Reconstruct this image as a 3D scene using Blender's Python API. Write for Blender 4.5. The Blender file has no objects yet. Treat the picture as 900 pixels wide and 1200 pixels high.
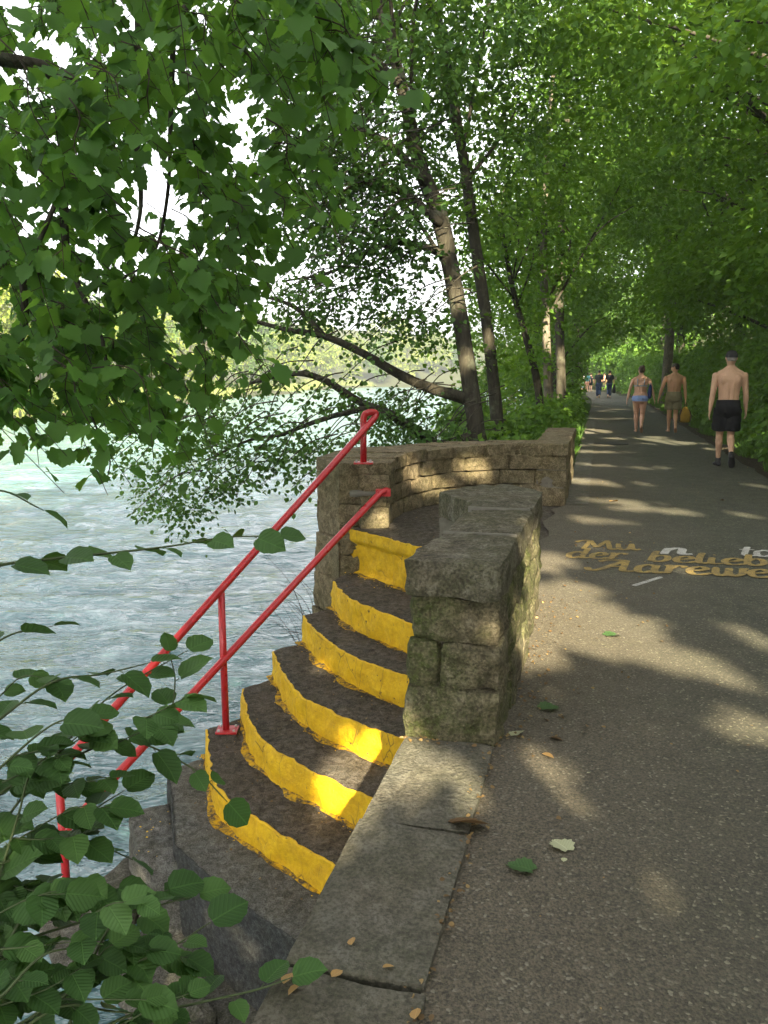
import bpy, bmesh, math, random
import numpy as np
from mathutils import Vector, Matrix, Euler, noise

scene = bpy.context.scene
COL = scene.collection
rad = math.radians
RNG = np.random.default_rng(11)

# ------------------------------------------------------------------ camera model / frames
CAM_H = 1.45
PITCH = math.atan(160 / 930)
FPX = 930.0
PC, PS = math.cos(PITCH), math.sin(PITCH)
ANG = rad(15)
CA, SA = math.cos(ANG), math.sin(ANG)
SUN = Vector((0.114, -1.89, 1.0))           # towards the sun, per unit height
SXY = np.array([SUN.x / SUN.z, SUN.y / SUN.z])


def W(u, v, z=0.0):                          # path frame (u across, v along) -> world
    return Vector((u * CA + v * SA, -u * SA + v * CA, z))


def UV(x, y):
    return x * CA - y * SA, x * SA + y * CA


def bend(v):                                 # far up, the path swings to the left
    return -.0016 * np.maximum(0, v - 42) ** 2


def ray(px, py):
    x = (px - 450) / FPX
    y = -(py - 600) / FPX
    return Vector((x, y * PS + PC, y * PC - PS))


def G(px, py, z=0.0):                        # point of the plane z seen there
    d = ray(px, py)
    t = (z - CAM_H) / d.z
    return Vector((d.x * t, d.y * t, z))


def at(px, py, y):                           # point at distance y seen there
    d = ray(px, py)
    t = y / d.y
    return Vector((d.x * t, y, CAM_H + d.z * t))


# ------------------------------------------------------------------ object helpers
def link(o):
    COL.objects.link(o)
    return o


def tag(o, label=None, cat=None, group=None, kind=None):
    if label: o['label'] = label
    if cat: o['category'] = cat
    if group: o['group'] = group
    if kind: o['kind'] = kind
    return o


def thing(name, label, cat, loc=(0, 0, 0), group=None):
    o = bpy.data.objects.new(name, None)
    o.empty_display_size = 0.1
    o.location = loc
    link(o)
    return tag(o, label, cat, group)


def put(o, parent):
    if parent is not None:
        o.parent = parent
        o.matrix_parent_inverse = Matrix.Translation(parent.location).inverted() if parent.type == 'EMPTY' else Matrix()
    return o


def mesh_obj(name, verts, faces, mat, parent=None, smooth=False):
    me = bpy.data.meshes.new(name)
    me.from_pydata([tuple(v) for v in verts], [], faces)
    me.validate()
    if mat: me.materials.append(mat)
    if smooth:
        me.polygons.foreach_set('use_smooth', [True] * len(me.polygons))
        if smooth == 'sharp': me.set_sharp_from_angle(angle=rad(38))
    o = link(bpy.data.objects.new(name, me))
    return put(o, parent)


def np_mesh(name, V, F, mat, parent=None, fattr=None, pattr=None, smooth=False):
    """V (n,3) float, F (m,3|4) int."""
    me = bpy.data.meshes.new(name)
    k = F.shape[1]
    me.vertices.add(len(V)); me.vertices.foreach_set('co', np.ascontiguousarray(V, dtype=np.float32).ravel())
    me.loops.add(F.size); me.loops.foreach_set('vertex_index', np.ascontiguousarray(F, dtype=np.int32).ravel())
    me.polygons.add(len(F))
    me.polygons.foreach_set('loop_start', np.arange(0, F.size, k, dtype=np.int32))
    me.update(calc_edges=True)
    if smooth: me.polygons.foreach_set('use_smooth', np.ones(len(F), dtype=bool))
    for nm, arr in (fattr or {}).items():
        a = me.attributes.new(nm, 'FLOAT', 'FACE'); a.data.foreach_set('value', np.asarray(arr, dtype=np.float32))
    for nm, arr in (pattr or {}).items():
        a = me.attributes.new(nm, 'FLOAT_VECTOR', 'POINT'); a.data.foreach_set('vector', np.asarray(arr, dtype=np.float32).ravel())
    if mat: me.materials.append(mat)
    o = link(bpy.data.objects.new(name, me))
    return put(o, parent)


class MB:
    def __init__(s): s.v = []; s.f = []
    def add(s, v, f):
        b = len(s.v); s.v += [Vector(q) for q in v]; s.f += [tuple(i + b for i in q) for q in f]
        return s
    def grid(s, rows, close=False):
        n = len(rows[0]); b = len(s.v)
        for r in rows: s.v += [Vector(q) for q in r]
        for i in range(len(rows) - 1):
            for j in range(n if close else n - 1):
                k = (j + 1) % n
                s.f.append((b + i * n + j, b + i * n + k, b + (i + 1) * n + k, b + (i + 1) * n + j))
        return s
    def tube(s, pts, rs, seg=10, caps=True, bump=0.0, seed=0.0):
        pts = [Vector(p) for p in pts]
        rows = []
        T = (pts[1] - pts[0]).normalized()
        N = T.orthogonal().normalized()
        for i, p in enumerate(pts):
            a = pts[max(0, i - 1)]; c = pts[min(len(pts) - 1, i + 1)]
            T = (c - a).normalized()
            N = (N - T * N.dot(T)).normalized()
            B = T.cross(N)
            r = rs[i] if hasattr(rs, '__len__') else rs
            row = []
            for k in range(seg):
                q = 2 * math.pi * k / seg
                d = N * math.cos(q) + B * math.sin(q)
                rr = r
                if bump: rr *= 1 + bump * noise.noise((p + d * r) * 6 + Vector((seed, 0, 0))) + bump * .6 * noise.noise((p + d * r) * 22)
                row.append(p + d * rr)
            rows.append(row)
        b = len(s.v)
        s.grid(rows, True)
        if caps:
            s.f.append(tuple(b + k for k in range(seg))[::-1])
            s.f.append(tuple(b + (len(pts) - 1) * seg + k for k in range(seg)))
        return s
    def build(s, name, mat, parent=None, smooth=False):
        if getattr(s, 'hewn', False) and smooth: smooth = 'sharp'
        return mesh_obj(name, s.v, s.f, mat, parent, smooth)


def curve_pts(pts, n=8):
    """Catmull-Rom through pts."""
    P = [Vector(p) for p in pts]
    P = [P[0] * 2 - P[1]] + P + [P[-1] * 2 - P[-2]]
    out = []
    for i in range(1, len(P) - 2):
        for k in range(n):
            t = k / n
            a, b, c, d = P[i - 1], P[i], P[i + 1], P[i + 2]
            out.append(0.5 * ((2 * b) + (c - a) * t + (2 * a - 5 * b + 4 * c - d) * t * t + (3 * b - a - 3 * c + d) * t ** 3))
    out.append(P[-2])
    return out


def resample(pts, n):
    pts = [Vector(p) for p in pts]
    L = [0]
    for a, b in zip(pts, pts[1:]): L.append(L[-1] + (b - a).length)
    out = []
    j = 0
    for i in range(n):
        s = L[-1] * i / (n - 1)
        while j < len(pts) - 2 and L[j + 1] < s: j += 1
        t = (s - L[j]) / max(1e-9, L[j + 1] - L[j])
        out.append(pts[j].lerp(pts[j + 1], min(1, t)))
    return out


def chaikin(pts, it=2):
    pts = [Vector(p) for p in pts]
    for _ in range(it):
        q = [pts[0]]
        for a, b in zip(pts, pts[1:]):
            q += [a.lerp(b, .25), a.lerp(b, .75)]
        q.append(pts[-1])
        pts = q
    return pts


def fbm(p, f=1.0, o=3):
    r = 0; a = 1
    for _ in range(o):
        r += a * noise.noise(p * f); f *= 2.1; a *= .5
    return r


def stone(mb, quad, z0, z1, seed=0, amp=.012, edge=.02, res=.055, freq=7):
    """A rough hewn block on four plan corners (counter-clockwise), rounded edges and noisy faces."""
    mb.hewn = True
    q = [Vector((p[0], p[1])) for p in quad]
    edge *= .42
    lx = max((q[1] - q[0]).length, (q[2] - q[3]).length); ly = max((q[3] - q[0]).length, (q[2] - q[1]).length); lz = z1 - z0
    nx, ny, nz = [max(3, min(16, int(l / res) + 2)) for l in (lx, ly, lz)]
    idx = {}
    off = Vector((seed * 3.17, seed * 1.31, seed * 2.7))
    b = len(mb.v)
    def ease(t, l):
        e = min(.35, edge / max(l, 1e-6))
        return t
    def vert(i, j, k):
        key = (i, j, k)
        if key in idx: return idx[key]
        s, t, w = i / nx, j / ny, k / nz
        xy = q[0].lerp(q[1], s).lerp(q[3].lerp(q[2], s), t)
        p = Vector((xy.x, xy.y, z0 + lz * w))
        c = Vector((sum(a.x for a in q) / 4, sum(a.y for a in q) / 4, (z0 + z1) / 2))
        on = (i in (0, nx)) + (j in (0, ny)) + (k in (0, nz))
        # outward direction from the faces the vertex is on
        d = Vector((0, 0, 0))
        ex = (q[1] - q[0]).normalized(); ey = (q[3] - q[0]).normalized()
        if i == 0: d -= Vector((ex.x, ex.y, 0))
        if i == nx: d += Vector((ex.x, ex.y, 0))
        if j == 0: d -= Vector((ey.x, ey.y, 0))
        if j == ny: d += Vector((ey.x, ey.y, 0))
        if k == 0: d.z -= 1
        if k == nz: d.z += 1
        if d.length: d.normalize()
        rg = 1 - 2.2 * abs(noise.noise((p + off) * freq * .75))
        m = amp * (.75 * fbm(p * 1.0 + off, freq, 4) + .55 * rg) + amp * .1
        r = 0
        if on >= 2: r = edge * (.55 + .6 * abs(noise.noise(p * 9 + off))) * (1 if on == 2 else 1.35)
        p = p + d * (m - r)
        idx[key] = len(mb.v)
        mb.v.append(p)
        return idx[key]
    def face(fn, n1, n2, flip):
        for a in range(n1):
            for c in range(n2):
                f = (fn(a, c), fn(a + 1, c), fn(a + 1, c + 1), fn(a, c + 1))
                mb.f.append(f[::-1] if flip else f)
    face(lambda a, c: vert(a, c, 0), nx, ny, True)
    face(lambda a, c: vert(a, c, nz), nx, ny, False)
    face(lambda a, c: vert(a, 0, c), nx, nz, False)
    face(lambda a, c: vert(a, ny, c), nx, nz, True)
    face(lambda a, c: vert(0, a, c), ny, nz, True)
    face(lambda a, c: vert(nx, a, c), ny, nz, False)


# ------------------------------------------------------------------ materials
def new_mat(name):
    m = bpy.data.materials.new(name); m.use_nodes = True
    nt = m.node_tree; nt.nodes.clear()
    return m, nt


class NT:
    def __init__(s, name):
        s.m, s.t = new_mat(name)
        s.out = s.n('ShaderNodeOutputMaterial')
        s.tc = s.n('ShaderNodeTexCoord')
    def n(s, t, **kw):
        o = s.t.nodes.new(t)
        for k, v in kw.items(): setattr(o, k, v)
        return o
    def l(s, a, b): s.t.links.new(a, b)
    def obj(s, scale=None):
        if scale is None: return s.tc.outputs['Object']
        mp = s.n('ShaderNodeMapping'); mp.inputs['Scale'].default_value = scale
        s.l(s.tc.outputs['Object'], mp.inputs['Vector']); return mp.outputs['Vector']
    def noise(s, scale, detail=4, rough=.55, vec=None, dist=0):
        o = s.n('ShaderNodeTexNoise'); o.inputs['Scale'].default_value = scale; o.inputs['Detail'].default_value = detail
        o.inputs['Roughness'].default_value = rough; o.inputs['Distortion'].default_value = dist
        s.l(vec or s.obj(), o.inputs['Vector']); return o.outputs['Fac']
    def voro(s, scale, vec=None, out='Distance', feature='F1', rand=1):
        o = s.n('ShaderNodeTexVoronoi', feature=feature); o.inputs['Scale'].default_value = scale
        o.inputs['Randomness'].default_value = rand
        s.l(vec or s.obj(), o.inputs['Vector']); return o.outputs[out]
    def ramp(s, fac, stops, interp='LINEAR'):
        o = s.n('ShaderNodeValToRGB'); r = o.color_ramp; r.interpolation = interp
        while len(r.elements) < len(stops): r.elements.new(.5)
        for e, (p, c) in zip(r.elements, stops):
            e.position = p; e.color = (c, c, c, 1) if not hasattr(c, '__len__') else (*c, 1)
        s.l(fac, o.inputs['Fac']); return o.outputs['Color']
    def mix(s, fac, a, b, mode='MIX'):
        o = s.n('ShaderNodeMix', data_type='RGBA', blend_type=mode)
        for sock, v in ((o.inputs[0], fac), (o.inputs[6], a), (o.inputs[7], b)):
            if isinstance(v, (int, float)): sock.default_value = v
            elif isinstance(v, tuple): sock.default_value = (*v, 1)
            else: s.l(v, sock)
        return o.outputs[2]
    def math(s, op, a, b=None):
        o = s.n('ShaderNodeMath', operation=op)
        for sock, v in ((o.inputs[0], a), (o.inputs[1], b)):
            if v is None: continue
            if isinstance(v, (int, float)): sock.default_value = v
            else: s.l(v, sock)
        return o.outputs[0]
    def attr(s, name, out='Fac'):
        o = s.n('ShaderNodeAttribute'); o.attribute_name = name; return o.outputs[out]
    def bump(s, h, strength=.5, dist=.02, normal=None):
        o = s.n('ShaderNodeBump'); o.inputs['Strength'].default_value = strength; o.inputs['Distance'].default_value = dist
        s.l(h, o.inputs['Height'])
        if normal: s.l(normal, o.inputs['Normal'])
        return o.outputs['Normal']
    def bsdf(s, color, rough=.8, normal=None, spec=.3, metallic=0, **kw):
        o = s.n('ShaderNodeBsdfPrincipled')
        for nm, v in [('Base Color', color), ('Roughness', rough), ('Specular IOR Level', spec), ('Metallic', metallic)] + list(kw.items()):
            sock = o.inputs[nm]
            if isinstance(v, tuple): sock.default_value = (*v, 1)
            elif isinstance(v, (int, float)): sock.default_value = v
            else: s.l(v, sock)
        if normal: s.l(normal, o.inputs['Normal'])
        return o.outputs[0]
    def done(s, sh):
        s.l(sh, s.out.inputs['Surface']); return s.m


def plain(name, col, rough=.8, spec=.3, var=.25, scale=20, bump=.2, bd=.005):
    t = NT(name)
    n = t.noise(scale, 4)
    c = t.mix(n, tuple(x * (1 - var) for x in col), tuple(min(1, x * (1 + var)) for x in col))
    return t.done(t.bsdf(c, rough, t.bump(n, bump, bd), spec))


def leaf_mat(name, dark, mid, light, trans=.35, rough=.55, tcol=None, veins=False, spec=.2):
    t = NT(name)
    a = t.attr('tint')
    c = t.ramp(a, [(0, dark), (.5, mid), (.93, light), (1, tuple(min(1, q * 1.35 + .02) for q in light))])
    big = t.noise(.55, 2)
    c = t.mix(t.ramp(big, [(.35, 0.0), (.7, .45)]), c, light)
    nrm = None
    if veins:
        uv = t.attr('leaf_uv', 'Vector')
        sp = t.n('ShaderNodeSeparateXYZ'); t.l(uv, sp.inputs[0])
        x, y = sp.outputs[0], sp.outputs[1]
        ay = t.math('ABSOLUTE', y)
        mid_r = t.ramp(ay, [(0, 1.0), (.03, 0.0)])
        sv = t.math('SINE', t.math('MULTIPLY', t.math('SUBTRACT', x, t.math('MULTIPLY', ay, .75)), 48))
        side = t.ramp(sv, [(.93, 0.0), (1.0, .65)])
        vv = t.math('MAXIMUM', mid_r, side)
        c = t.mix(t.math('MULTIPLY', vv, .5), c, tuple(q * 1.6 for q in light))
        nrm = t.bump(t.math('SUBTRACT', t.math('MULTIPLY', sv, .4), vv), .35, .003)
    d = t.bsdf(c, rough, nrm, spec)
    tr = t.n('ShaderNodeBsdfTranslucent')
    tc = t.mix(.5, c, tcol or tuple(min(1, q * 1.5) for q in light))
    t.l(t.mix(1.0, tc, (1.35, 1.25, .7), 'MULTIPLY'), tr.inputs['Color'])
    ms = t.n('ShaderNodeMixShader'); ms.inputs[0].default_value = trans
    t.l(d, ms.inputs[1]); t.l(tr.outputs[0], ms.inputs[2])
    return t.done(ms.outputs[0])


M = {}
M['maple_leaf'] = leaf_mat('maple_leaf', (.030, .080, .020), (.056, .135, .028), (.10, .21, .038), .50)
M['hazel_leaf'] = leaf_mat('hazel_leaf', (.018, .048, .012), (.032, .080, .018), (.06, .125, .028), .22, veins=True)
M['canopy_leaf'] = leaf_mat('canopy_leaf', (.040, .098, .015), (.070, .150, .021), (.12, .215, .03), .45)
M['bright_leaf'] = leaf_mat('bright_leaf', (.045, .112, .015), (.078, .170, .021), (.14, .25, .032), .45)
M['beech_leaf'] = leaf_mat('beech_leaf', (.026, .066, .015), (.046, .105, .022), (.08, .155, .03), .36)
M['ivy_leaf'] = leaf_mat('ivy_leaf', (.044, .112, .018), (.078, .168, .025), (.13, .235, .036), .36)
M['far_leaf'] = leaf_mat('far_leaf', (.065, .105, .012), (.11, .155, .016), (.175, .205, .026), .34)
M['far_leaf_dark'] = leaf_mat('far_leaf_dark', (.03, .07, .014), (.055, .105, .018), (.09, .14, .025), .30)
M['grass_blade'] = leaf_mat('grass_blade', (.03, .075, .012), (.05, .115, .016), (.09, .16, .025), .3)
M['bank_grass'] = leaf_mat('bank_grass', (.07, .11, .02), (.11, .145, .03), (.17, .18, .05), .2)
M['dry_leaf'] = leaf_mat('dry_leaf', (.045, .027, .014), (.10, .058, .026), (.22, .15, .06), .1)
M['fallen_green'] = leaf_mat('fallen_green', (.04, .08, .03), (.05, .1, .035), (.07, .13, .04), .15, veins=True)
M['fallen_pale'] = leaf_mat('fallen_pale', (.30, .32, .18), (.36, .37, .22), (.45, .44, .3), .15, veins=True)
M['fallen_brown'] = leaf_mat('fallen_brown', (.07, .045, .025), (.10, .06, .03), (.14, .085, .04), .1, veins=True)
M['fallen_tan'] = leaf_mat('fallen_tan', (.25, .14, .05), (.32, .19, .07), (.4, .26, .1), .1, veins=True)


def mat_asphalt():
    t = NT('asphalt')
    fine = t.noise(260, 2, .6)
    vc = t.voro(120, out='Color')
    vd = t.voro(120)
    sep = t.n('ShaderNodeSeparateColor'); t.l(vc, sep.inputs[0])
    grain = t.ramp(sep.outputs[0], [(0, (.034, .034, .030)), (.5, (.066, .064, .056)), (.88, (.115, .11, .094)), (.965, (.20, .19, .16)), (1, (.36, .34, .29))])
    grain = t.mix(1.0, grain, (.585, .61, .465), 'MULTIPLY')
    big = t.noise(.8, 5, .6)
    mid = t.noise(5, 5, .65)
    c = t.mix(t.ramp(big, [(.3, .0), (.7, .55)]), grain, t.mix(1.0, grain, (1.22, 1.10, .82), 'MULTIPLY'))
    c = t.mix(t.ramp(mid, [(.42, 0.0), (.75, .55)]), c, t.mix(1.0, c, (.66, .66, .66), 'MULTIPLY'))
    c = t.mix(t.ramp(fine, [(.35, .0), (.7, .4)]), c, (.03, .03, .027))
    # brown dust that collects along the wall side of the path
    mp = t.n('ShaderNodeMapping'); mp.inputs['Rotation'].default_value = (0, 0, ANG)
    t.l(t.tc.outputs['Object'], mp.inputs['Vector'])
    sx = t.n('ShaderNodeSeparateXYZ'); t.l(mp.outputs[0], sx.inputs[0])
    wob = t.math('ADD', sx.outputs[0], t.math('MULTIPLY', t.math('SUBTRACT', t.noise(1.6, 4), .5), 1.3))
    dust = t.ramp(wob, [(0, .75), (.02, .62), (.62, 0.0)])
    o = t.n('ShaderNodeMapRange'); o.inputs['From Min'].default_value = -.45; o.inputs['From Max'].default_value = 1.6
    t.l(wob, o.inputs['Value'])
    dust = t.ramp(o.outputs[0], [(0, .9), (.35, .6), (.75, 0.0)])
    dc = t.mix(t.ramp(t.noise(120, 3, .65), [(.36, 0.0), (.64, 1.0)]), (.027, .022, .014), (.125, .102, .068))
    dc = t.mix(t.ramp(sep.outputs[0], [(.92, 0.0), (.98, .7)]), dc, (.18, .16, .125))
    c = t.mix(dust, c, dc)
    h = t.math('ADD', t.math('MULTIPLY', vd, -1.0), t.math('MULTIPLY', fine, .5))
    return t.done(t.bsdf(c, t.ramp(mid, [(.3, .75), (.7, .92)]), t.bump(h, .55, .006, t.bump(mid, .25, .02)), .5))


M['asphalt'] = mat_asphalt()


def mat_stone(name, dark, mid, light, moss=(.055, .062, .018), mossamt=.5, scale=1.0, lichen=.25, bumpd=.012):
    t = NT(name)
    n1 = t.noise(3.1 * scale, 6, .62)
    n2 = t.noise(14 * scale, 6, .65, dist=.6)
    n3 = t.noise(85 * scale, 3, .6)
    c = t.ramp(n2, [(.32, dark), (.5, mid), (.70, light)])
    c = t.mix(t.ramp(n1, [(.35, 0.0), (.65, .5)]), c, t.mix(1.0, c, (1.14, 1.0, .82), 'MULTIPLY'))
    c = t.mix(1.0, c, (.95, 1.0, 1.05), 'MULTIPLY')
    m = t.math('MULTIPLY', t.ramp(t.noise(2.2 * scale, 5, .65), [(.38, 0.0), (.58, 1.0)]), t.ramp(t.noise(30 * scale, 3), [(.3, .3), (.6, 1.0)]))
    c = t.mix(t.math('MULTIPLY', m, mossamt), c, t.mix(t.noise(40, 2), tuple(q * .5 for q in moss), tuple(q * 1.5 for q in moss)))
    li = t.ramp(t.noise(9 * scale, 6, .75, dist=1), [(.62, 0.0), (.68, 1.0)])
    c = t.mix(t.math('MULTIPLY', li, lichen), c, tuple(min(.6, q * 1.7 + .05) for q in light))
    pits = t.ramp(t.noise(48 * scale, 4, .7), [(.3, .55), (.45, 0.0)])
    c = t.mix(pits, c, tuple(q * .35 for q in dark))
    c = t.mix(t.ramp(n3, [(.36, .6), (.52, 0.0)]), c, tuple(q * .6 for q in dark))
    c = t.mix(t.ramp(n3, [(.56, 0.0), (.72, .5)]), c, light)
    h = t.math('ADD', t.math('ADD', n2, t.math('MULTIPLY', n3, .35)), t.math('MULTIPLY', n1, .7))
    return t.done(t.bsdf(c, .92, t.bump(h, 1.0, bumpd * 2.2), .15))


M['wall_stone'] = mat_stone('wall_stone', (.050, .042, .026), (.118, .098, .062), (.235, .198, .135), moss=(.060, .072, .020), mossamt=1.0)
M['cap_stone'] = mat_stone('cap_stone', (.050, .042, .030), (.108, .092, .066), (.22, .192, .148), mossamt=.5, lichen=.35)
M['far_wall_stone'] = mat_stone('far_wall_stone', (.075, .056, .033), (.175, .135, .082), (.30, .235, .15), mossamt=.4)
M['slab_stone'] = mat_stone('slab_stone', (.068, .061, .047), (.108, .097, .075), (.165, .150, .118), moss=(.06, .062, .034), mossamt=.45, lichen=.16, bumpd=.008)
M['tread_stone'] = mat_stone('tread_stone', (.036, .028, .021), (.094, .077, .060), (.175, .148, .120), mossamt=.15, scale=1.6, lichen=.15, bumpd=.015)
M['granite'] = mat_stone('granite', (.05, .046, .04), (.12, .112, .098), (.21, .198, .178), mossamt=.2, scale=1.5, lichen=.3, bumpd=.012)
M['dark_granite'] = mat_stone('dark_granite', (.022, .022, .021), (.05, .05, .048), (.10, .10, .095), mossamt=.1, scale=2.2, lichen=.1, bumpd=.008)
M['mortar'] = plain('mortar', (.14, .125, .10), .95, .1, .4, 25, .6, .01)
M['light_mortar'] = plain('light_mortar', (.14, .13, .108), .95, .1, .25, 30, .5, .006)
M['concrete_kerb'] = mat_stone('concrete_kerb', (.09, .08, .065), (.15, .135, .11), (.22, .2, .17), mossamt=.3)
M['rock'] = mat_stone('rock', (.05, .045, .038), (.10, .09, .078), (.2, .185, .16), mossamt=.5)
M['dirt'] = mat_stone('dirt', (.025, .018, .012), (.05, .037, .025), (.09, .068, .048), mossamt=.2, scale=2)


def mat_yellow():
    t = NT('yellow_paint')
    n = t.noise(26, 5, .65)
    n2 = t.noise(4, 4, .6)
    c = t.ramp(n, [(.25, (.44, .25, .004)), (.5, (.60, .37, .006)), (.8, (.70, .46, .010))])
    c = t.mix(t.ramp(n2, [(.35, .35), (.7, 0.0)]), c, (.60, .33, .005))
    chip = t.ramp(t.noise(17, 7, .74, dist=.8), [(.615, 0.0), (.645, 1.0)])
    ck = t.voro(5.5, vec=t.obj((1, 1, .35)), feature='DISTANCE_TO_EDGE')
    ck = t.math('MULTIPLY', t.ramp(ck, [(0.0, 1.0), (.014, 0.0)]), t.ramp(t.noise(3.5, 3), [(.48, 0.0), (.56, 1.0)]))
    chip = t.math('MAXIMUM', chip, t.math('MULTIPLY', ck, .8))
    chip2 = t.ramp(t.noise(70, 4, .6), [(.70, 0.0), (.74, .8)])
    ch = t.math('MAXIMUM', chip, chip2)
    dirty = t.ramp(t.noise(9, 6, .75), [(.46, 0.0), (.75, .6)])
    c = t.mix(dirty, c, (.30, .17, .01))
    c = t.mix(ch, c, (.075, .052, .025))
    h = t.math('ADD', t.noise(55, 5, .65), t.math('MULTIPLY', t.noise(11, 4), 1.2))
    h = t.math('SUBTRACT', h, t.math('MULTIPLY', ch, .35))
    return t.done(t.bsdf(c, .62, t.bump(h, .8, .014), .3))


M['yellow_paint'] = mat_yellow()


def mat_spill():
    t = NT('spilled_paint')
    ch = t.ramp(t.noise(19, 7, .72, dist=.8), [(.42, 0.0), (.58, 1.0)])
    c = t.mix(t.noise(40, 4), (.42, .24, .006), (.62, .38, .01))
    c = t.mix(ch, c, t.mix(t.noise(80, 3), (.04, .03, .02), (.10, .078, .055)))
    return t.done(t.bsdf(c, .8, t.bump(t.noise(60, 4), .8, .01), .2))


M['spilled_paint'] = mat_spill()


def mat_rail():
    t = NT('red_paint')
    n = t.noise(9, 4)
    c = t.mix(n, (.33, .012, .016), (.47, .020, .024))
    chip = t.ramp(t.noise(38, 5, .7), [(.645, 0.0), (.67, 1.0)])
    c = t.mix(t.ramp(t.noise(5, 5, .7), [(.5, 0.0), (.75, .5)]), c, (.20, .012, .014))
    c = t.mix(chip, c, (.40, .12, .08))
    return t.done(t.bsdf(c, t.ramp(t.noise(14, 4), [(.35, .25), (.7, .5)]), t.bump(t.noise(60, 3), .2, .003), .5))


M['red_paint'] = mat_rail()
M['bolt_metal'] = plain('bolt_metal', (.35, .34, .33), .4, .5, .2)


def mat_bark(name, dark, light, lich=(.2, .2, .16)):
    t = NT(name)
    v = t.obj((9, 9, 2.2))
    n = t.noise(1.6, 6, .7, vec=v, dist=.8)
    c = t.ramp(n, [(.3, dark), (.7, light)])
    l = t.ramp(t.noise(3.4, 5, .7), [(.55, 0.0), (.68, .7)])
    c = t.mix(l, c, lich)
    return t.done(t.bsdf(c, .92, t.bump(n, .9, .03), .15))


M['bark'] = mat_bark('bark', (.018, .016, .011), (.068, .060, .043), (.12, .125, .085))
M['pale_bark'] = mat_bark('pale_bark', (.07, .06, .045), (.19, .165, .125), (.27, .25, .2))
M['twig'] = plain('twig', (.045, .034, .024), .9, .2, .3)
M['green_stem'] = plain('green_stem', (.05, .07, .025), .7, .3, .3)


def mat_water():
    t = NT('river_water')
    mp = t.n('ShaderNodeMapping'); mp.inputs['Rotation'].default_value = (0, 0, rad(-18)); mp.inputs['Scale'].default_value = (.42, 1, 1)
    mp.inputs['Rotation'].default_value = (0, 0, rad(9))
    t.l(t.tc.outputs['Object'], mp.inputs['Vector'])
    v = mp.outputs[0]
    a = t.noise(1.1, 4, .6, vec=v, dist=.9)
    b = t.noise(4.2, 4, .6, vec=v, dist=.7)
    cfine = t.noise(13, 3, .6, vec=v)
    h = t.math('ADD', t.math('MULTIPLY', a, 1.2), t.math('ADD', t.math('MULTIPLY', b, .55), t.math('MULTIPLY', cfine, .16)))
    col = t.ramp(a, [(.3, (.032, .092, .100)), (.55, (.085, .160, .168)), (.75, (.22, .30, .30))])
    foam = t.ramp(t.noise(2.6, 6, .72, vec=v, dist=1.2), [(.60, 0.0), (.72, .55)])
    col = t.mix(foam, col, (.38, .44, .45))
    return t.done(t.bsdf(col, .12, t.bump(h, .9, .20), .8, IOR=1.55))


M['water'] = mat_water()


def mat_ground():
    t = NT('forest_floor')
    n = t.noise(2.2, 6, .65); n2 = t.noise(25, 5, .7)
    c = t.ramp(n2, [(.3, (.022, .016, .010)), (.55, (.05, .036, .022)), (.8, (.10, .075, .045))])
    g = t.ramp(n, [(.42, 0.0), (.6, .9)])
    c = t.mix(g, c, t.mix(t.noise(50, 3), (.018, .038, .010), (.05, .09, .02)))
    return t.done(t.bsdf(c, .95, t.bump(n2, .8, .04), .1))


M['ground'] = mat_ground()


def mat_letter(name, col):
    t = NT(name)
    n = t.noise(42, 5, .7)
    w = t.ramp(t.noise(11, 6, .75), [(.44, 0.0), (.68, 1.0)])
    sp = t.ramp(t.noise(150, 3, .7), [(.50, 0.0), (.60, .95)])
    c = t.mix(n, tuple(q * .75 for q in col), col)
    c = t.mix(t.math('MAXIMUM', t.math('MULTIPLY', w, .85), sp), c, (.065, .06, .05))
    return t.done(t.bsdf(c, .85, t.bump(t.noise(150, 2), .5, .004), .2))


M['letter_yellow'] = mat_letter('letter_yellow', (.37, .255, .075))
M['letter_white'] = mat_letter('letter_white', (.55, .53, .48))
M['skin'] = plain('skin', (.46, .275, .175), .55, .35, .17, 5, .2, .006)
M['skin_tan'] = plain('skin_tan', (.45, .245, .14), .5, .4, .17, 5, .2, .006)
M['skin_rosy'] = plain('skin_rosy', (.50, .28, .19), .5, .4, .16, 5, .2, .006)
M['hair'] = plain('hair', (.022, .014, .010), .6, .3, .4, 90, .5, .006)
M['hair_brown'] = plain('hair_brown', (.055, .032, .020), .6, .3, .4, 90, .5, .006)
M['hair_grey'] = plain('hair_grey', (.22, .2, .18), .6, .3, .3, 90, .5, .006)
M['cap_cloth'] = plain('cap_cloth', (.035, .033, .034), .85, .2, .3, 120, .3, .002)
M['black_cloth'] = plain('black_cloth', (.012, .012, .013), .85, .2, .35, 30, .5, .012)
M['shoe'] = plain('shoe', (.022, .021, .022), .6, .3, .3)
M['sole'] = plain('sole', (.07, .068, .066), .8, .2, .3)
M['khaki'] = plain('khaki', (.19, .165, .095), .9, .15, .25, 25, .6, .014)
M['blue_bikini'] = plain('blue_bikini', (.22, .30, .56), .8, .2, .3, 60, .3, .004)
M['grey_bikini'] = plain('grey_bikini', (.27, .31, .36), .8, .2, .25, 60, .3, .004)
M['navy_bag'] = plain('navy_bag', (.018, .03, .11), .7, .3, .3)
M['mustard'] = plain('mustard', (.33, .2, .03), .8, .25, .3, 14, .5, .012)
M['brown_trim'] = plain('brown_trim', (.07, .045, .02), .7, .3, .3)
M['jeans'] = plain('jeans', (.035, .05, .09), .9, .2, .35, 25, .5, .01)
M['charcoal'] = plain('charcoal', (.03, .034, .034), .9, .2, .3)
M['white_cloth'] = plain('white_cloth', (.62, .58, .55), .9, .2, .12)
M['teal_cloth'] = plain('teal_cloth', (.06, .17, .17), .9, .2, .2)
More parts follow.
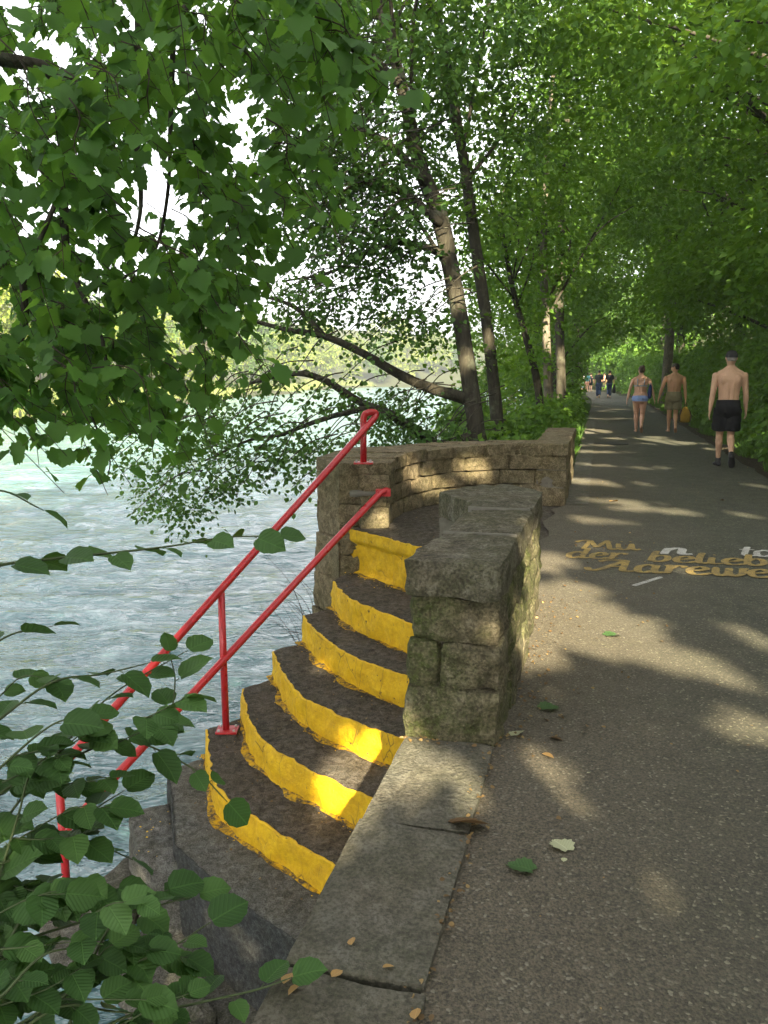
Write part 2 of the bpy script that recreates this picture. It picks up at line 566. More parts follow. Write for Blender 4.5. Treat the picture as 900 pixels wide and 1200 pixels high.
M['peach_cloth'] = plain('peach_cloth', (.5, .25, .16), .9, .2, .2)
M['plaster'] = plain('plaster', (.62, .58, .5), .9, .2, .1)
M['roof_tile'] = plain('roof_tile', (.2, .09, .06), .9, .2, .2)
M['iron'] = plain('iron', (.03, .028, .026), .7, .4, .3)

# ------------------------------------------------------------------ leaf clouds
TPL = {}
TPL['diamond'] = (np.array([[0, 0, 0], [.45, .34, .07], [1, 0, -.08], [.45, -.34, .07]]), np.array([[0, 3, 2], [0, 2, 1]]))
_ov = [(0, 0), (.16, .27), (.42, .40), (.72, .30), (1, 0), (.72, -.30), (.42, -.40), (.16, -.27)]
TPL['oval'] = (np.array([[.45, 0, -.035]] + [[x, y, abs(y) * .22 - x * x * .14] for x, y in _ov]),
               np.array([[0, 1 + (i + 1) % 8, 1 + i] for i in range(8)]))
_hz = []
for _i in range(22):
    _t = _i / 22 * 2 * math.pi
    _x = .5 - .5 * math.cos(_t); _y = .47 * math.sin(_t) * (1 + .12 * math.cos(_t))
    if _i % 2: _y *= .93; _x = _x * .985 + .005
    if _i == 0: _x = .05
    if _i == 11: _x = 1.07
    _hz.append((_x, _y))
TPL['hazel'] = (np.array([[.32, 0, -.02], [.68, 0, -.06]] + [[x, y, abs(y) * .25 - x * x * .16 + .02 * math.sin(9 * x)] for x, y in _hz]),
                np.array([[(0 if .5 * (_hz[i][0] + _hz[(i + 1) % 22][0]) < .5 else 1), 2 + (i + 1) % 22, 2 + i] for i in range(22)] +
                         [[0, 1, 2 + 6], [1, 0, 2 + 16]]))
_mp = [(0, 0), (-.13, .20), (-.04, .33), (.09, .36), (.22, .56), (.33, .50), (.50, .58), (.55, .42), (.70, .40), (.70, .24), (.84, .17), (1.0, 0)]
_mp = _mp + [(x, -y) for x, y in _mp[-2:0:-1]]
TPL['maple'] = (np.array([[.22, 0, 0]] + [[x, y, abs(y) * .20 - x * x * .14] for x, y in _mp]),
                np.array([[0, 1 + (i + 1) % len(_mp), 1 + i] for i in range(len(_mp))]))
TPL['blade'] = (np.array([[0, .05, 0], [0, -.05, 0], [.55, .03, .02], [.55, -.03, .02], [1, 0, -.12]]), np.array([[0, 1, 3], [0, 3, 2], [2, 3, 4]]))


def unit(a):
    return a / np.maximum(1e-9, np.linalg.norm(a, axis=1, keepdims=True))


def leaf_cloud(name, C, D, N, S, mat, tpl='diamond', parent=None, tint=None, rng=RNG, veins=False):
    """C base points, D pointing directions, N rough normals, S sizes."""
    V, F = TPL[tpl]
    D = unit(D); B = unit(np.cross(N, D)); N = np.cross(D, B)
    n = len(C); k = len(V)
    P = C[:, None, :] + S[:, None, None] * (V[None, :, 0:1] * D[:, None, :] + V[None, :, 1:2] * B[:, None, :] + V[None, :, 2:3] * N[:, None, :])
    P = P.reshape(-1, 3)
    FF = (F[None, :, :] + (np.arange(n) * k)[:, None, None]).reshape(-1, 3)
    if tint is None: tint = np.clip(rng.normal(.5, .22, n), 0, 1)
    pa = {'leaf_uv': np.tile(V[:, [0, 1, 2]], (n, 1))} if veins else None
    return np_mesh(name, P, FF, mat, parent, fattr={'tint': np.repeat(tint, len(F))}, pattr=pa, smooth=(tpl in ('hazel',)))


# holes cut into the crowns to place the sun patches: (world point lit by the sun, half size along u, half size along v, turn)
GAPS = []


def gap(px, py, z, ru, rv, turn=0, keep=0.0):
    p = G(px, py, z)
    g = np.array([p.x, p.y]) - SXY * z
    GAPS.append((g, ru, rv, turn, keep))


gap(664, 724, 0, .50, .34, -.4)        # large patch beside the parapet
gap(700, 748, 0, .34, .26, -.3)
gap(625, 752, 0, .22, .30)
gap(607, 920, 0, .13, .20, .2)        # small patch in front of the pillar
gap(474, 892, .02, .07, .10, .2)         # coping beam, goes on to the painted risers
gap(420, 872, -.9, .06, .12)
gap(396, 915, -1.0, .09, .14)
gap(386, 950, -1.1, .08, .12)
gap(362, 985, -1.22, .06, .10)
gap(462, 905, .02, .07, .10)
gap(800, 600, 0, .75, .13, -.15)       # far streaks
gap(720, 588, 0, .42, .14, -.1)
gap(870, 742, 0, .24, .18, .0)
gap(858, 785, 0, .28, .20, .2)
gap(640, 700, 0, .25, .35)
gap(690, 640, 0, .16, .10)
gap(660, 690, 0, .30, .12, .2)
gap(640, 660, 0, .16, .30)
gap(700, 610, 0, .3, .10)
gap(775, 668, 0, .22, .05, -.3)
gap(690, 545, 0, .4, .12)
gap(760, 520, 0, .5, .14)
gap(620, 655, .45, .05, .45)           # path face of the parapet
gap(618, 720, .25, .05, .25)
gap(500, 560, .4, .30, .14, .4)        # inner face of the bastion
gap(447, 606, .2, .07, .10)
gap(560, 548, .45, .22, .12)
gap(895, 860, 0, .10, .14)
gap(330, 690, .55, .12, .12)
def gap3(p, r, r2=None):
    GAPS.append((np.array([p.x, p.y]) - SXY * p.z, r, (r2 or r) * 1.9, 0, 0.0))


for _q in [(533, 345, 12.8, .16), (520, 280, 12.9, .12), (545, 420, 12.8, .14), (500, 455, 12.6, .2), (571, 395, 14.4, .12), (640, 390, 18.8, .10), (690, 240, 20, .8), (800, 130, 14, .7), (735, 270, 16, .7), (860, 200, 11, .5),
           (600, 60, 15, .6), (690, 170, 18, .6), (820, 330, 15, .5), (880, 420, 14, .4), (650, 450, 24, .5)]:
    gap3(at(*_q[:3]), _q[3])
for _i in range(24):                   # scattered flecks farther up the path
    _u = RNG.uniform(-.2, 3.2); _v = RNG.uniform(10, 46)
    _p = W(_u, _v)
    if any(abs(_p.x - qx - .06 * (_p.y - qy)) < 1.0 and -.8 < _p.y - qy < 4.2 for qx, qy in ((5.4, 12.6), (6.5, 20.4), (7.4, 20.4))): continue
    GAPS.append((np.array([_p.x, _p.y]), RNG.uniform(.25, .8), RNG.uniform(.12, .35), RNG.uniform(-.4, .4), 0.0))


def carve(C, S=None, pad=.10):
    """True where a leaf stays: leaves are cut away where a sun patch is to be placed."""
    if len(C) == 0: return np.ones(0, bool)
    g = C[:, :2] - SXY[None, :] * C[:, 2:3]
    keep = np.ones(len(C), bool)
    for (c, ru, rv, turn, kp) in GAPS:
        d = g - c[None, :]
        u = d[:, 0] * CA - d[:, 1] * SA; v = d[:, 0] * SA + d[:, 1] * CA
        ct, st = math.cos(turn), math.sin(turn)
        a = (u * ct + v * st) / (ru + pad); b = (-u * st + v * ct) / (rv + pad)
        keep &= (a * a + b * b) > 1
    return keep


def sprays(rng, centers, radii, n, size, droop=.35, flat=.16, normals=None):
    """Flat, slightly drooping sprays of leaves round the centres; returns C, D, N, S."""
    m = len(centers)
    idx = np.repeat(np.arange(m), n)
    k = len(idx)
    if normals is None:
        normals = np.stack([rng.normal(0, .33, m), rng.normal(0, .33, m), np.ones(m)], 1)
    nn = unit(normals)
    t1 = unit(np.cross(nn, rng.normal(0, 1, (m, 3)))); t2 = np.cross(nn, t1)
    r = np.sqrt(rng.uniform(0, 1, k)) * radii[idx]
    a = rng.uniform(0, 2 * math.pi, k)
    off = (np.cos(a) * r)[:, None] * t1[idx] + (np.sin(a) * r * .75)[:, None] * t2[idx] + (rng.normal(0, flat, k) * radii[idx])[:, None] * nn[idx]
    C = centers[idx] + off
    C[:, 2] -= droop * r * r / np.maximum(.2, radii[idx])
    D = off + rng.normal(0, .35, (k, 3)) * radii[idx][:, None]
    D = unit(D); D[:, 2] -= .35
    N = nn[idx] + rng.normal(0, .38, (k, 3))
    S = size * rng.uniform(.65, 1.3, k)
    return C, D, N, S, idx


def corridor(C):
    """Where no leaf may hang: the walkway itself and the space round the camera."""
    u = C[:, 0] * CA - C[:, 1] * SA; v = C[:, 0] * SA + C[:, 1] * CA
    u = u - bend(v)
    k = ~((u > -.6) & (u < 2.75 + .05 * np.clip(v, 0, 10)) & (C[:, 2] < 2.75) & (v > 4))
    k &= ((C[:, 0] ** 2 + C[:, 1] ** 2 + (C[:, 2] - CAM_H) ** 2) > 3.2 ** 2)
    return k


def tree(name, label, base, trunk_pts, trunk_r, blobs, nspray, nleaf, size, mat, bark, group=None, limbs=14, seed=1, extra_limbs=(), cat='tree', tpl='diamond',
         cut=None, spr=(.7, 1.25), hollow=.35):
    """trunk_pts: world points bottom-up; blobs: [(centre, (rx, ry, rz)), ...] the crown's volume."""
    rng = np.random.default_rng(seed)
    t = thing(name, label, cat, tuple(trunk_pts[0]), group)
    tp = curve_pts(trunk_pts, 6)
    n = len(tp)
    rr = list(np.interp(np.linspace(0, 1, n), np.linspace(0, 1, len(trunk_r)), trunk_r))
    MB().tube(tp, rr, 12, bump=.10, seed=seed).build('trunk', M[bark], t, True)
    vol = np.array([b[1][0] * b[1][1] * b[1][2] for b in blobs]); vol = vol ** .75; vol /= vol.sum()
    which = rng.choice(len(blobs), nspray, p=vol)
    d = unit(rng.normal(0, 1, (nspray, 3)))
    rad_ = rng.uniform(hollow, 1, nspray) ** .6
    cen = np.array([tuple(b[0]) for b in blobs])[which] + d * rad_[:, None] * np.array([b[1] for b in blobs])[which]
    # limbs reach from the trunk to a few of the sprays
    order = rng.permutation(nspray)[:limbs]
    tpa = np.array([tuple(p) for p in tp])
    for i in order:
        c = Vector(cen[i])
        h = np.clip((c.z - tp[0].z) * rng.uniform(.45, .8), 1.2, tp[-1].z - tp[0].z)
        j = int(np.argmin(np.abs(tpa[:, 2] - (tp[0].z + h))))
        a = tp[j]
        mid = a.lerp(c, .5) + Vector((rng.normal(0, .3), rng.normal(0, .3), .35 + rng.normal(0, .15)))
        pts = curve_pts([a, mid, c], 6)
        r0 = min(rr[j] * .36, .016 + .012 * (c - a).length)
        MB().tube(pts, list(np.linspace(r0, .012, len(pts))), 6, bump=.1, seed=i).build('limb', M['bark'], t, True)
    for pts, ra, rb in extra_limbs:
        q = curve_pts(pts, 7)
        MB().tube(q, list(np.linspace(ra, rb, len(q))), 9, bump=.10, seed=3).build('limb', M['bark'], t, True)
    radii = rng.uniform(spr[0], spr[1], nspray)
    C, D, N, S, idx = sprays(rng, cen, radii, nleaf, size)
    tint_s = rng.normal(.5, .17, nspray)
    tint = np.clip(tint_s[idx] + rng.normal(0, .15, len(C)), 0, 1)
    k = corridor(C) & carve(C)
    if cut is not None: k &= cut(C)
    leaf_cloud('crown', C[k], D[k], N[k], S[k], M[mat], tpl, t, tint[k])
    return t


# ------------------------------------------------------------------ world, sun, camera
world = bpy.data.worlds.new('World'); scene.world = world; world.use_nodes = True
nt = world.node_tree; nt.nodes.clear()
wo = nt.nodes.new('ShaderNodeOutputWorld'); bg = nt.nodes.new('ShaderNodeBackground'); sky = nt.nodes.new('ShaderNodeTexSky')
sky.sky_type = 'NISHITA'; sky.sun_disc = False
el = math.atan2(SUN.z, math.hypot(SUN.x, SUN.y))
sky.sun_elevation = el
sky.sun_rotation = math.atan2(SUN.x, SUN.y)
sky.air_density = 1.0; sky.dust_density = 4.0; sky.ozone_density = .6
hs = nt.nodes.new('ShaderNodeHueSaturation'); hs.inputs['Saturation'].default_value = .14
nt.links.new(sky.outputs[0], hs.inputs['Color'])
nt.links.new(hs.outputs[0], bg.inputs['Color'])
bg.inputs['Strength'].default_value = .09
nt.links.new(bg.outputs[0], wo.inputs['Surface'])

sl = bpy.data.lights.new('sun', 'SUN'); sl.energy = 5.0; sl.angle = rad(.53); sl.color = (1, .88, .62)
so = link(bpy.data.objects.new('sun', sl)); so.rotation_euler = SUN.to_track_quat('Z', 'Y').to_euler(); so.location = (5, -10, 30)

cam = bpy.data.cameras.new('camera'); cam.sensor_width = 36; cam.sensor_fit = 'AUTO'; cam.lens = FPX / 1200 * 36
cam.clip_end = 3000; cam.clip_start = .05
co = link(bpy.data.objects.new('camera', cam)); co.location = (0, 0, CAM_H); co.rotation_euler = (math.pi / 2 - PITCH, 0, 0)
scene.camera = co
vs = scene.view_settings
vs.view_transform = 'Standard'; vs.look = 'None'; vs.gamma = 1; vs.use_curve_mapping = False
vs.exposure = 2.85
cy = scene.cycles
cy.use_denoising = True
cy.max_bounces = 6; cy.diffuse_bounces = 4; cy.glossy_bounces = 2; cy.transmission_bounces = 4; cy.transparent_max_bounces = 4
cy.caustics_reflective = False; cy.caustics_refractive = False
cy.use_adaptive_sampling = True; cy.adaptive_threshold = .015
cy.sample_clamp_indirect = 6

# ------------------------------------------------------------------ the setting
WATER_Z = -2.1


def far_bank_x(y):
    return float(np.interp(y, [-60, 0, 30, 62, 110, 170, 230, 260, 300], [-40, -34, -31, -28.5, -25, -21, -14, 5, 80]))


def ground_z(x, y):
    u, v = UV(x, y)
    if u > -8: u = u - float(bend(v))
    n = fbm(Vector((x * .25, y * .25, 3.3)), 1, 3)
    if u >= -.50:
        if u < 3.0:
            z = -.03 if u < 2.45 else -.03 + (u - 2.45) * .12 + .03 * n
        else:
            z = .036 + (u - 3.0) * .42 + .02 * max(0, u - 4) ** 1.2 + .10 * n
            z = min(z, 26 + n)
    else:
        # river bank, then bed
        if v < 9.0 and v > -3:
            t = min(1, (-.50 - u) / .18)
            z = -.03 + (-2.25 + .03) * t - .06 * max(0, -.7 - u) * 1.5 + .08 * n * t
        else:
            t = max(0, min(1, (-.62 - u) / 3.4))
            z = -.03 - 2.7 * t ** 1.2 + .15 * n * t
        z = max(z, -3.6)
    bx = far_bank_x(y) if y < 300 else 200
    if x < bx:
        d = bx - x
        zb = -2.5 + min(2.2, d * .5) + max(0, d - 12) * .10
        z = max(zb, -3.6) if d > 0 else z
    elif y > 235 and u < 0:
        z = max(z, -2.5 + min(3, (y - 235) * .1))
    return z


us = [-420, -250, -160, -110, -80, -64, -54, -48, -43, -39, -36, -33, -30, -26, -20, -14, -10, -7, -5.2, -4.4, -3.6, -3, -2.4, -1.9, -1.4, -1.0, -.72, -.60, -.50, -.30, 0, 1.2, 2.4, 2.5, 2.75, 3.0, 3.4,
      3.9, 4.5, 5.2, 6, 7, 8.5, 10, 13, 17, 23, 32, 50, 90, 200, 420]
vs_ = [-120, -60, -30, -15, -8, -4, -3, -2.9] + list(np.arange(-2, 8.9, .8)) + [8.95, 9.1] + list(np.arange(9.6, 30, .8)) + list(np.arange(30, 70, 2.5)) + [74, 80, 88, 98, 110, 125, 142, 160, 180, 200, 225, 250, 280, 320, 400, 520, 700]
rows = []
for v in vs_:
    r = []
    for u in us:
        p = W(u, v); r.append(Vector((p.x, p.y, ground_z(p.x, p.y))))
    rows.append(r)
tag(MB().grid(rows).build('ground', M['ground'], None, True), kind='structure')

# the river
def ripple(x, y):
    f = max(.0, min(1.0, 1.35 - y / 45.0))
    if f <= 0 or x < -26: return 0.0
    wx = x + .5 * noise.noise(Vector((x * .5, y * .5, 3)))
    wy = y + .5 * noise.noise(Vector((x * .5, y * .5, 9)))
    a = 1 - 2 * abs(noise.noise(Vector((wx * .55, wy * 1.15, 0))))
    b = 1 - 2 * abs(noise.noise(Vector((wx * 1.5, wy * 3.1, 5))))
    c = noise.noise(Vector((wx * 4.2, wy * 7.5, 2)))
    return f * (.066 * a + .036 * b + .013 * c)


def axis(segs):
    out = []
    for a_, b_, st_ in segs: out += list(np.arange(a_, b_, st_))
    return out + [segs[-1][1]]


wx_ = axis([(-300, -60, 20), (-60, -26, 3), (-26, -14, .35), (-14, -7, .16), (-7, 1.6, .085), (1.6, 60, 6)])
wy_ = axis([(-60, -2, 4), (-2, 1.5, .5), (1.5, 9, .085), (9, 16, .13), (16, 30, .25), (30, 60, .9), (60, 330, 9)])
ws = [[Vector((x, y, WATER_Z + (ripple(x, y) if -26 < x < 1.7 and y > -2 else 0))) for x in wx_] for y in wy_]
tag(MB().grid(ws).build('river_water', M['water'], None, True), kind='structure')

# the path: one slightly uneven asphalt sheet
pr = []
for v in list(np.arange(-4, 14, .25)) + list(np.arange(14, 130, 1.0)):
    row = []
    for i, u in enumerate(np.linspace(-.345, 2.42, 24)):
        e = .035 * noise.noise(Vector((v * .9, i * 7.7, 1))) if i == 23 else 0
        if i == 0 and 5.35 < v < 8.8: e = -.10 - .09 * noise.noise(Vector((v * 1.7, 2.2, 1))) - .05 * noise.noise(Vector((v * 5, 2.2, 1)))
        p = W(u + e + float(bend(v)), v, .006 * noise.noise(Vector((u * 1.2, v * 1.2, 0))) + .004)
        row.append(p)
    pr.append(row)
tag(MB().grid(pr).build('path', M['asphalt'], None, True), kind='structure')
# pale gutter strip beside the far wall
kr = [[W(u + float(bend(v)), v, .012 + .004 * noise.noise(Vector((u * 9, v * 3, 0)))) for u in np.linspace(-.335, -.06 + .02 * noise.noise(Vector((v, 0, 4))), 5)] for v in np.arange(9.15, 60, .35)]
tag(MB().grid(kr).build('kerb_strip', M['concrete_kerb'], None, True), kind='structure')
# bare earth along the right edge
er = [[W(float(bend(v)) + 2.36 + .08 * noise.noise(Vector((v * 1.3, 2, 0))) + a, v, .013 + .035 * a + .02 * noise.noise(Vector((a * 12, v * 4, 1)))) for a in np.linspace(0, .62, 7)] for v in np.arange(-4, 70, .3)]
tag(MB().grid(er).build('earth_strip', M['dirt'], None, True), kind='structure')

# ------------------------------------------------------------------ coping slabs beside the steps
SLABS = [(2.295, 2.925, 'sunlit flat stone slab at the foot of the parapet pillar'),
         (1.625, 2.285, 'long middle stone slab between the path and the lowest painted step'),
         (.86, 1.615, 'stone slab at the bottom edge with dry brown leaves on it'),
         (.1, .85, 'stone slab nearest the viewer continuing the row beside the path')]
for i, (v0, v1, lab) in enumerate(SLABS):
    if i == 3: continue
    mb = MB()
    lo, hi = -.69, -.338
    q = [W(lo, v0), W(hi, v0 + .01), W(hi + .004 * i, v1 - .005), W(lo - .004, v1)]
    stone(mb, q, -.22, .018 + .004 * (i == 1), seed=20 + i, amp=.006, edge=.010, res=.035, freq=6)
    tag(mb.build('coping_slab', M['slab_stone'], None, True), lab, 'stone slab', 'flat slabs between path and steps')

# retaining wall below the slabs and the parapet
mb = MB()
x0, x1 = -.665, -.40
pts = [W(x0, -3), W(x0, 5.0), W(x1, 5.0), W(x1, -3)]
rw = [[W(x0, v, z) + Vector((.012 * fbm(Vector((v * 3, z * 3, 0)), 1.5), 0, 0)) for v in np.arange(-3, 5.4, .12)] for z in np.arange(-2.7, -.18, .12)]
mb.grid(rw)
mb.grid([[W(x0, v, -.19) for v in np.arange(-3, 5.4, .6)], [W(x1, v, -.19) for v in np.arange(-3, 5.4, .6)]])
tag(mb.build('retaining_wall', M['wall_stone'], None, True), 'rough stone retaining wall below the slabs on the landward side of the steps', 'wall')

# ------------------------------------------------------------------ near parapet wall
pw = thing('parapet_wall', 'mossy stone parapet with thick cap stones between the yellow steps and the path', 'wall', W(-.5, 3.9, 0))
U0, U1 = -.683, -.335
mb = MB()
mb2 = MB()
# front end (three courses), then the path side and river side
def seg(v0, v1, z0, z1, sd, u0=U0, u1=U1, amp=.016, edge=.022):
    stone(mb, [W(u0, v0), W(u1, v0), W(u1, v1), W(u0, v1)], z0, z1, sd, amp * (1.7 if sd < 5 else 1.25), edge, .032 if sd < 5 else .045, 8)
seg(2.935, 3.30, .0, .225, 1, U0 - .012, U1 + .008)
seg(2.945, 3.20, .238, .41, 2, U0 + .005, -.575)
seg(2.945, 3.42, .238, .41, 3, -.548, U1 + .004)
seg(2.94, 3.32, .425, .598, 4, U0 + .012, U1)
sd = 5
for (z0, z1, joints) in [(0, .225, [3.315, 3.78, 4.12, 4.62, 5.03]), (.238, .41, [3.43, 3.74, 4.21, 4.55, 5.02]), (.425, .598, [3.335, 3.9, 4.3, 4.78, 5.04])]:
    for a, b in zip(joints, joints[1:]):
        bulge = .03 * (1.0 - z0) * random.Random(sd).uniform(.2, 1)
        seg(a + .006, b - .006, z0, z1, sd, -.52, U1 + bulge, .024, .028); sd += 1
for (z0, z1, joints) in [(-.9, -.62, [2.95, 3.5, 4.1, 4.6, 5.03]), (-.6, -.3, [2.95, 3.3, 3.9, 4.5, 5.03]), (-.285, -.012, [2.95, 3.45, 4.0, 4.6, 5.03]), (0, .225, [3.315, 3.9, 4.5, 5.03]), (.238, .41, [3.22, 3.8, 4.4, 5.02]), (.425, .598, [3.335, 3.9, 4.4, 5.04])]:
    for a, b in zip(joints, joints[1:]):
        seg(a + .006, b - .006, z0, z1, sd, U0, -.53, .012, .02); sd += 1
mb.build('stonework', M['wall_stone'], pw, True)
c = MB()
stone(c, [W(U0 + .03, 2.985), W(U1 - .03, 2.985), W(U1 - .03, 5.0), W(U0 + .03, 5.0)], -2.4, .603, 50, .004, .004, .3)
c.build('mortar', M['mortar'], pw, True); c = MB()
stone(c, [W(-.9, 4.62), W(-.68, 4.62), W(-.6, 5.05), W(-.86, 4.95)], -.1, .605, 51, .01, .02, .1)
c.build('mortar', M['mortar'], pw, True)
for i, q in enumerate([[(-.695, 2.905), (-.325, 2.905), (-.318, 3.482), (-.665, 3.482)], [(-.66, 3.496), (-.318, 3.496), (-.312, 4.20), (-.64, 4.20)]]):
    k = MB(); stone(k, [W(*p) for p in q], .606, .748 - .006 * i, 60 + i, .015, .020, .030, 8)
    k.build('cap_stone', M['cap_stone'], pw, True)
k = MB()
# end cap that turns away from the path: a five sided slab
stone(k, [W(-.65, 4.214), W(-.31, 4.214), W(-.30, 4.90), W(-.60, 5.17)], .60, .755, 63, .010, .018, .05, 7)
k.build('cap_stone', M['cap_stone'], pw, True); k = MB()
stone(k, [W(-.92, 4.72), W(-.62, 4.30), W(-.52, 4.98), W(-.70, 5.12)], .601, .751, 64, .008, .016, .05, 7)
k.build('cap_stone', M['cap_stone'], pw, True)
for v in (3.489, 4.207):
    k = MB(); stone(k, [W(-.655, v - .006), W(-.325, v - .006), W(-.325, v + .006), W(-.655, v + .006)], .62, .754, 70, .003, .003, .03)
    k.build('mortar_joint', M['light_mortar'], pw)

# ------------------------------------------------------------------ far curved wall (bastion)
bw = thing('bastion_wall', 'curved stone wall rounding the platform at the head of the steps', 'wall', (.6, 8.6, 0))
inner = [(.045, 7.08), (.075, 7.50), (.27, 8.05), (.62, 8.52), (1.1, 8.80), (1.60, 8.93), (2.03, 8.87)]
outer = [(-.39, 7.06), (-.62, 7.48), (-.50, 8.02), (-.08, 8.72), (.70, 9.22), (1.52, 9.36), (1.90, 9.36)]
inn = resample(curve_pts([(*p, 0) for p in inner], 10), 200); out = resample(curve_pts([(*p, 0) for p in outer], 10), 200)
def bq(a, b, t0=0.0, t1=1.0):
    i, j = int(a * 199), int(b * 199)
    p = [inn[i], inn[j], out[j], out[i]]
    return [p[0].lerp(p[3], t0), p[1].lerp(p[2], t0), p[1].lerp(p[2], t1), p[0].lerp(p[3], t1)]
st = MB(); sd = 100
rr_ = random.Random(4)
for (z0, z1, js) in [(.085, .235, [0, .14, .27, .42, .55, .68, .82, 1]), (.25, .40, [.0, .10, .235, .33, .47, .64, .76, .9, 1]), (.415, .565, [.0, .16, .26, .40, .56, .62, .8, 1])]:
    for a, b in zip(js, js[1:]):
        q = bq(a + .004, b - .004, -.02 * rr_.random(), .45)
        stone(st, q, z0 + .004 * rr_.uniform(-1, 1), z1, sd, .017, .024, .05, 7); sd += 1
# river side, down to the water
for (z0, z1, js) in [(-2.35, -1.9, [0, .16, .34, .55, .8, 1]), (-1.88, -1.5, [0, .12, .3, .5, .75, 1]), (-1.48, -1.12, [0, .2, .4, .6, .8, 1]), (-1.10, -.78, [0, .11, .3, .5, .75, 1]), (-.765, -.47, [0, .17, .36, .6, .8, 1]),
                     (-.455, -.17, [0, .12, .28, .5, .7, 1]), (-.155, .08, [0, .18, .4, .6, .8, 1]), (.095, .30, [0, .1, .26, .5, .75, 1]), (.315, .565, [0, .16, .35, .55, .8, 1])]:
    for a, b in zip(js, js[1:]):
        fl = max(0, -z0) * .055
        q = bq(a + .004, b - .004, .58, 1.04 + fl)
        stone(st, q, z0, z1, sd, .022, .03, .07, 6); sd += 1
# front end of the wall below the post
for (z0, z1, w0, w1) in [(.09, .27, .0, .58), (.285, .40, .05, .6), (.415, .566, 0, .6)]:
    q = [inn[0].lerp(out[0], w0) + Vector((0, -.03, 0)), inn[8], out[8].lerp(inn[8], .4), inn[0].lerp(out[0], w1) + Vector((0, -.03, 0))]
    stone(st, q, z0, z1, sd, .016, .024, .05, 7); sd += 1
for (z0, z1) in [(-2.3, -1.75), (-1.73, -1.2), (-1.18, -.75), (-.735, -.40), (-.385, -.02), (-.005, .26), (.275, .566)]:
    f = max(0, -z0) * .05
    q = [Vector((-.40 - f * .6, 7.05 - f, 0)), Vector((-.37, 7.22, 0)), Vector((-.52, 7.50, 0)), Vector((-.63 - f * 1.2, 7.44, 0))]
    stone(st, [q[0], q[1], q[2], q[3]], z0, z1, sd, .02, .03, .05, 7); sd += 1
# stretch of the wall that follows the path away from the viewer
sd = 160
for (z0, z1, js) in [(0, .2, [9.02, 9.6, 10.3, 10.9, 11.75]), (.213, .395, [9.04, 9.4, 10.0, 10.6, 11.2, 11.76]), (.41, .566, [9.03, 9.75, 10.4, 11.1, 11.75])]:
    for a, b in zip(js, js[1:]):
        stone(st, [W(-.66, a + .006), W(-.325 + .02 * rr_.random(), a + .006), W(-.325 + .02 * rr_.random(), b - .006), W(-.66, b - .006)], z0, z1, sd, .02, .026, .07, 6); sd += 1
st.build('stonework', M['far_wall_stone'], bw, True)
co_ = MB()
cz = [(-2.4, .567)]
ring_i = [p.lerp(q, .10) for p, q in zip(inn[4::10], out[4::10])]; ring_o = [p.lerp(q, .9) for p, q in zip(inn[4::10], out[4::10])]
co_.grid([[p + Vector((0, 0, z)) for p in ring_i] for z in (-2.4, .567)])
co_.grid([[p + Vector((0, 0, z)) for p in ring_o] for z in (.567, -2.4)])
co_.grid([[p + Vector((0, 0, .567)) for p in ring_i], [p + Vector((0, 0, .567)) for p in ring_o]])
stone(co_, [W(-.64, 9.05), W(-.345, 9.05), W(-.345, 11.7), W(-.64, 11.7)], -.3, .567, 3, .002, .002, .5)
co_.build('mortar', M['mortar'], bw)
js = [0, .13, .27, .42, .57, .70, .82]
for i, (a, b) in enumerate(zip(js, js[1:])):
    k = MB(); stone(k, bq(a + .003, b - .003, -.05, 1.03), .568, .685 + .008 * ((i * 7) % 3 - 1), 80 + i, .010, .018, .05, 7)
    k.build('cap_stone', M['far_wall_stone'], bw, True)
pj = W(-.30, 9.02)
k = MB(); a0, b0 = inn[164], out[164]
stone(k, [a0, Vector((pj.x, pj.y, 0)), W(-.31, 9.62), b0], .568, .70, 88, .010, .02, .05, 7)
k.build('cap_stone', M['far_wall_stone'], bw, True)
for i, (a, b) in enumerate([(9.63, 10.32), (10.33, 11.05), (11.06, 11.8)]):
    k = MB(); stone(k, [W(-.69, a), W(-.30, a), W(-.30, b), W(-.69, b)], .568, .69 + .006 * i, 90 + i, .010, .02, .06, 7)
    k.build('cap_stone', M['far_wall_stone'], bw, True)
k = MB()    # pale cement patch below the upper post
stone(k, [Vector((-.30, 7.02, 0)), Vector((.02, 7.03, 0)), Vector((.02, 7.1, 0)), Vector((-.3, 7.1, 0))], .385, .425, 99, .012, .012, .03, 9)
k.build('cement_patch', M['light_mortar'], bw, True)

# ------------------------------------------------------------------ platform and steps
TZ = [.08, -.33, -.565, -.79, -1.0, -1.22, -1.42, -1.65]
RIS = {1: [(-.353, 7.176), (-.03, 6.76), (.292, 6.323), (.823, 5.621)],
       2: [(-.457, 6.766), (-.35, 6.38), (-.209, 6.053), (.252, 5.491), (.656, 4.998)],
       3: [(-.697, 6.507), (-.56, 6.1), (-.387, 5.74), (-.12, 5.36), (.196, 5.088), (.598, 4.783)],
       4: [(-.92, 6.245), (-.755, 5.656), (-.566, 5.266), (-.195, 4.88), (.133, 4.626), (.489, 4.373)],
       5: [(-1.135, 5.953), (-.98, 5.371), (-.824, 5.014), (-.423, 4.59), (-.065, 4.299), (.379, 3.963)],
       6: [(-1.364, 5.701), (-1.225, 5.16), (-1.073, 4.748), (-.642, 4.31), (-.262, 3.964), (.253, 3.495)],
       7: [(-1.60, 5.43), (-1.45, 5.0), (-1.303, 4.485), (-.859, 4.011), (-.436, 3.62), (.143, 3.085)]}
NS = 90
LINE = {k: resample(chaikin([(*p, 0) for p in v], 1), NS) for k, v in RIS.items()}
steps = thing('stone_steps', 'curved flight of worn stone steps with yellow painted risers leading down to the river', 'steps', (-.2, 5.2, -1.0))
step_no = 0
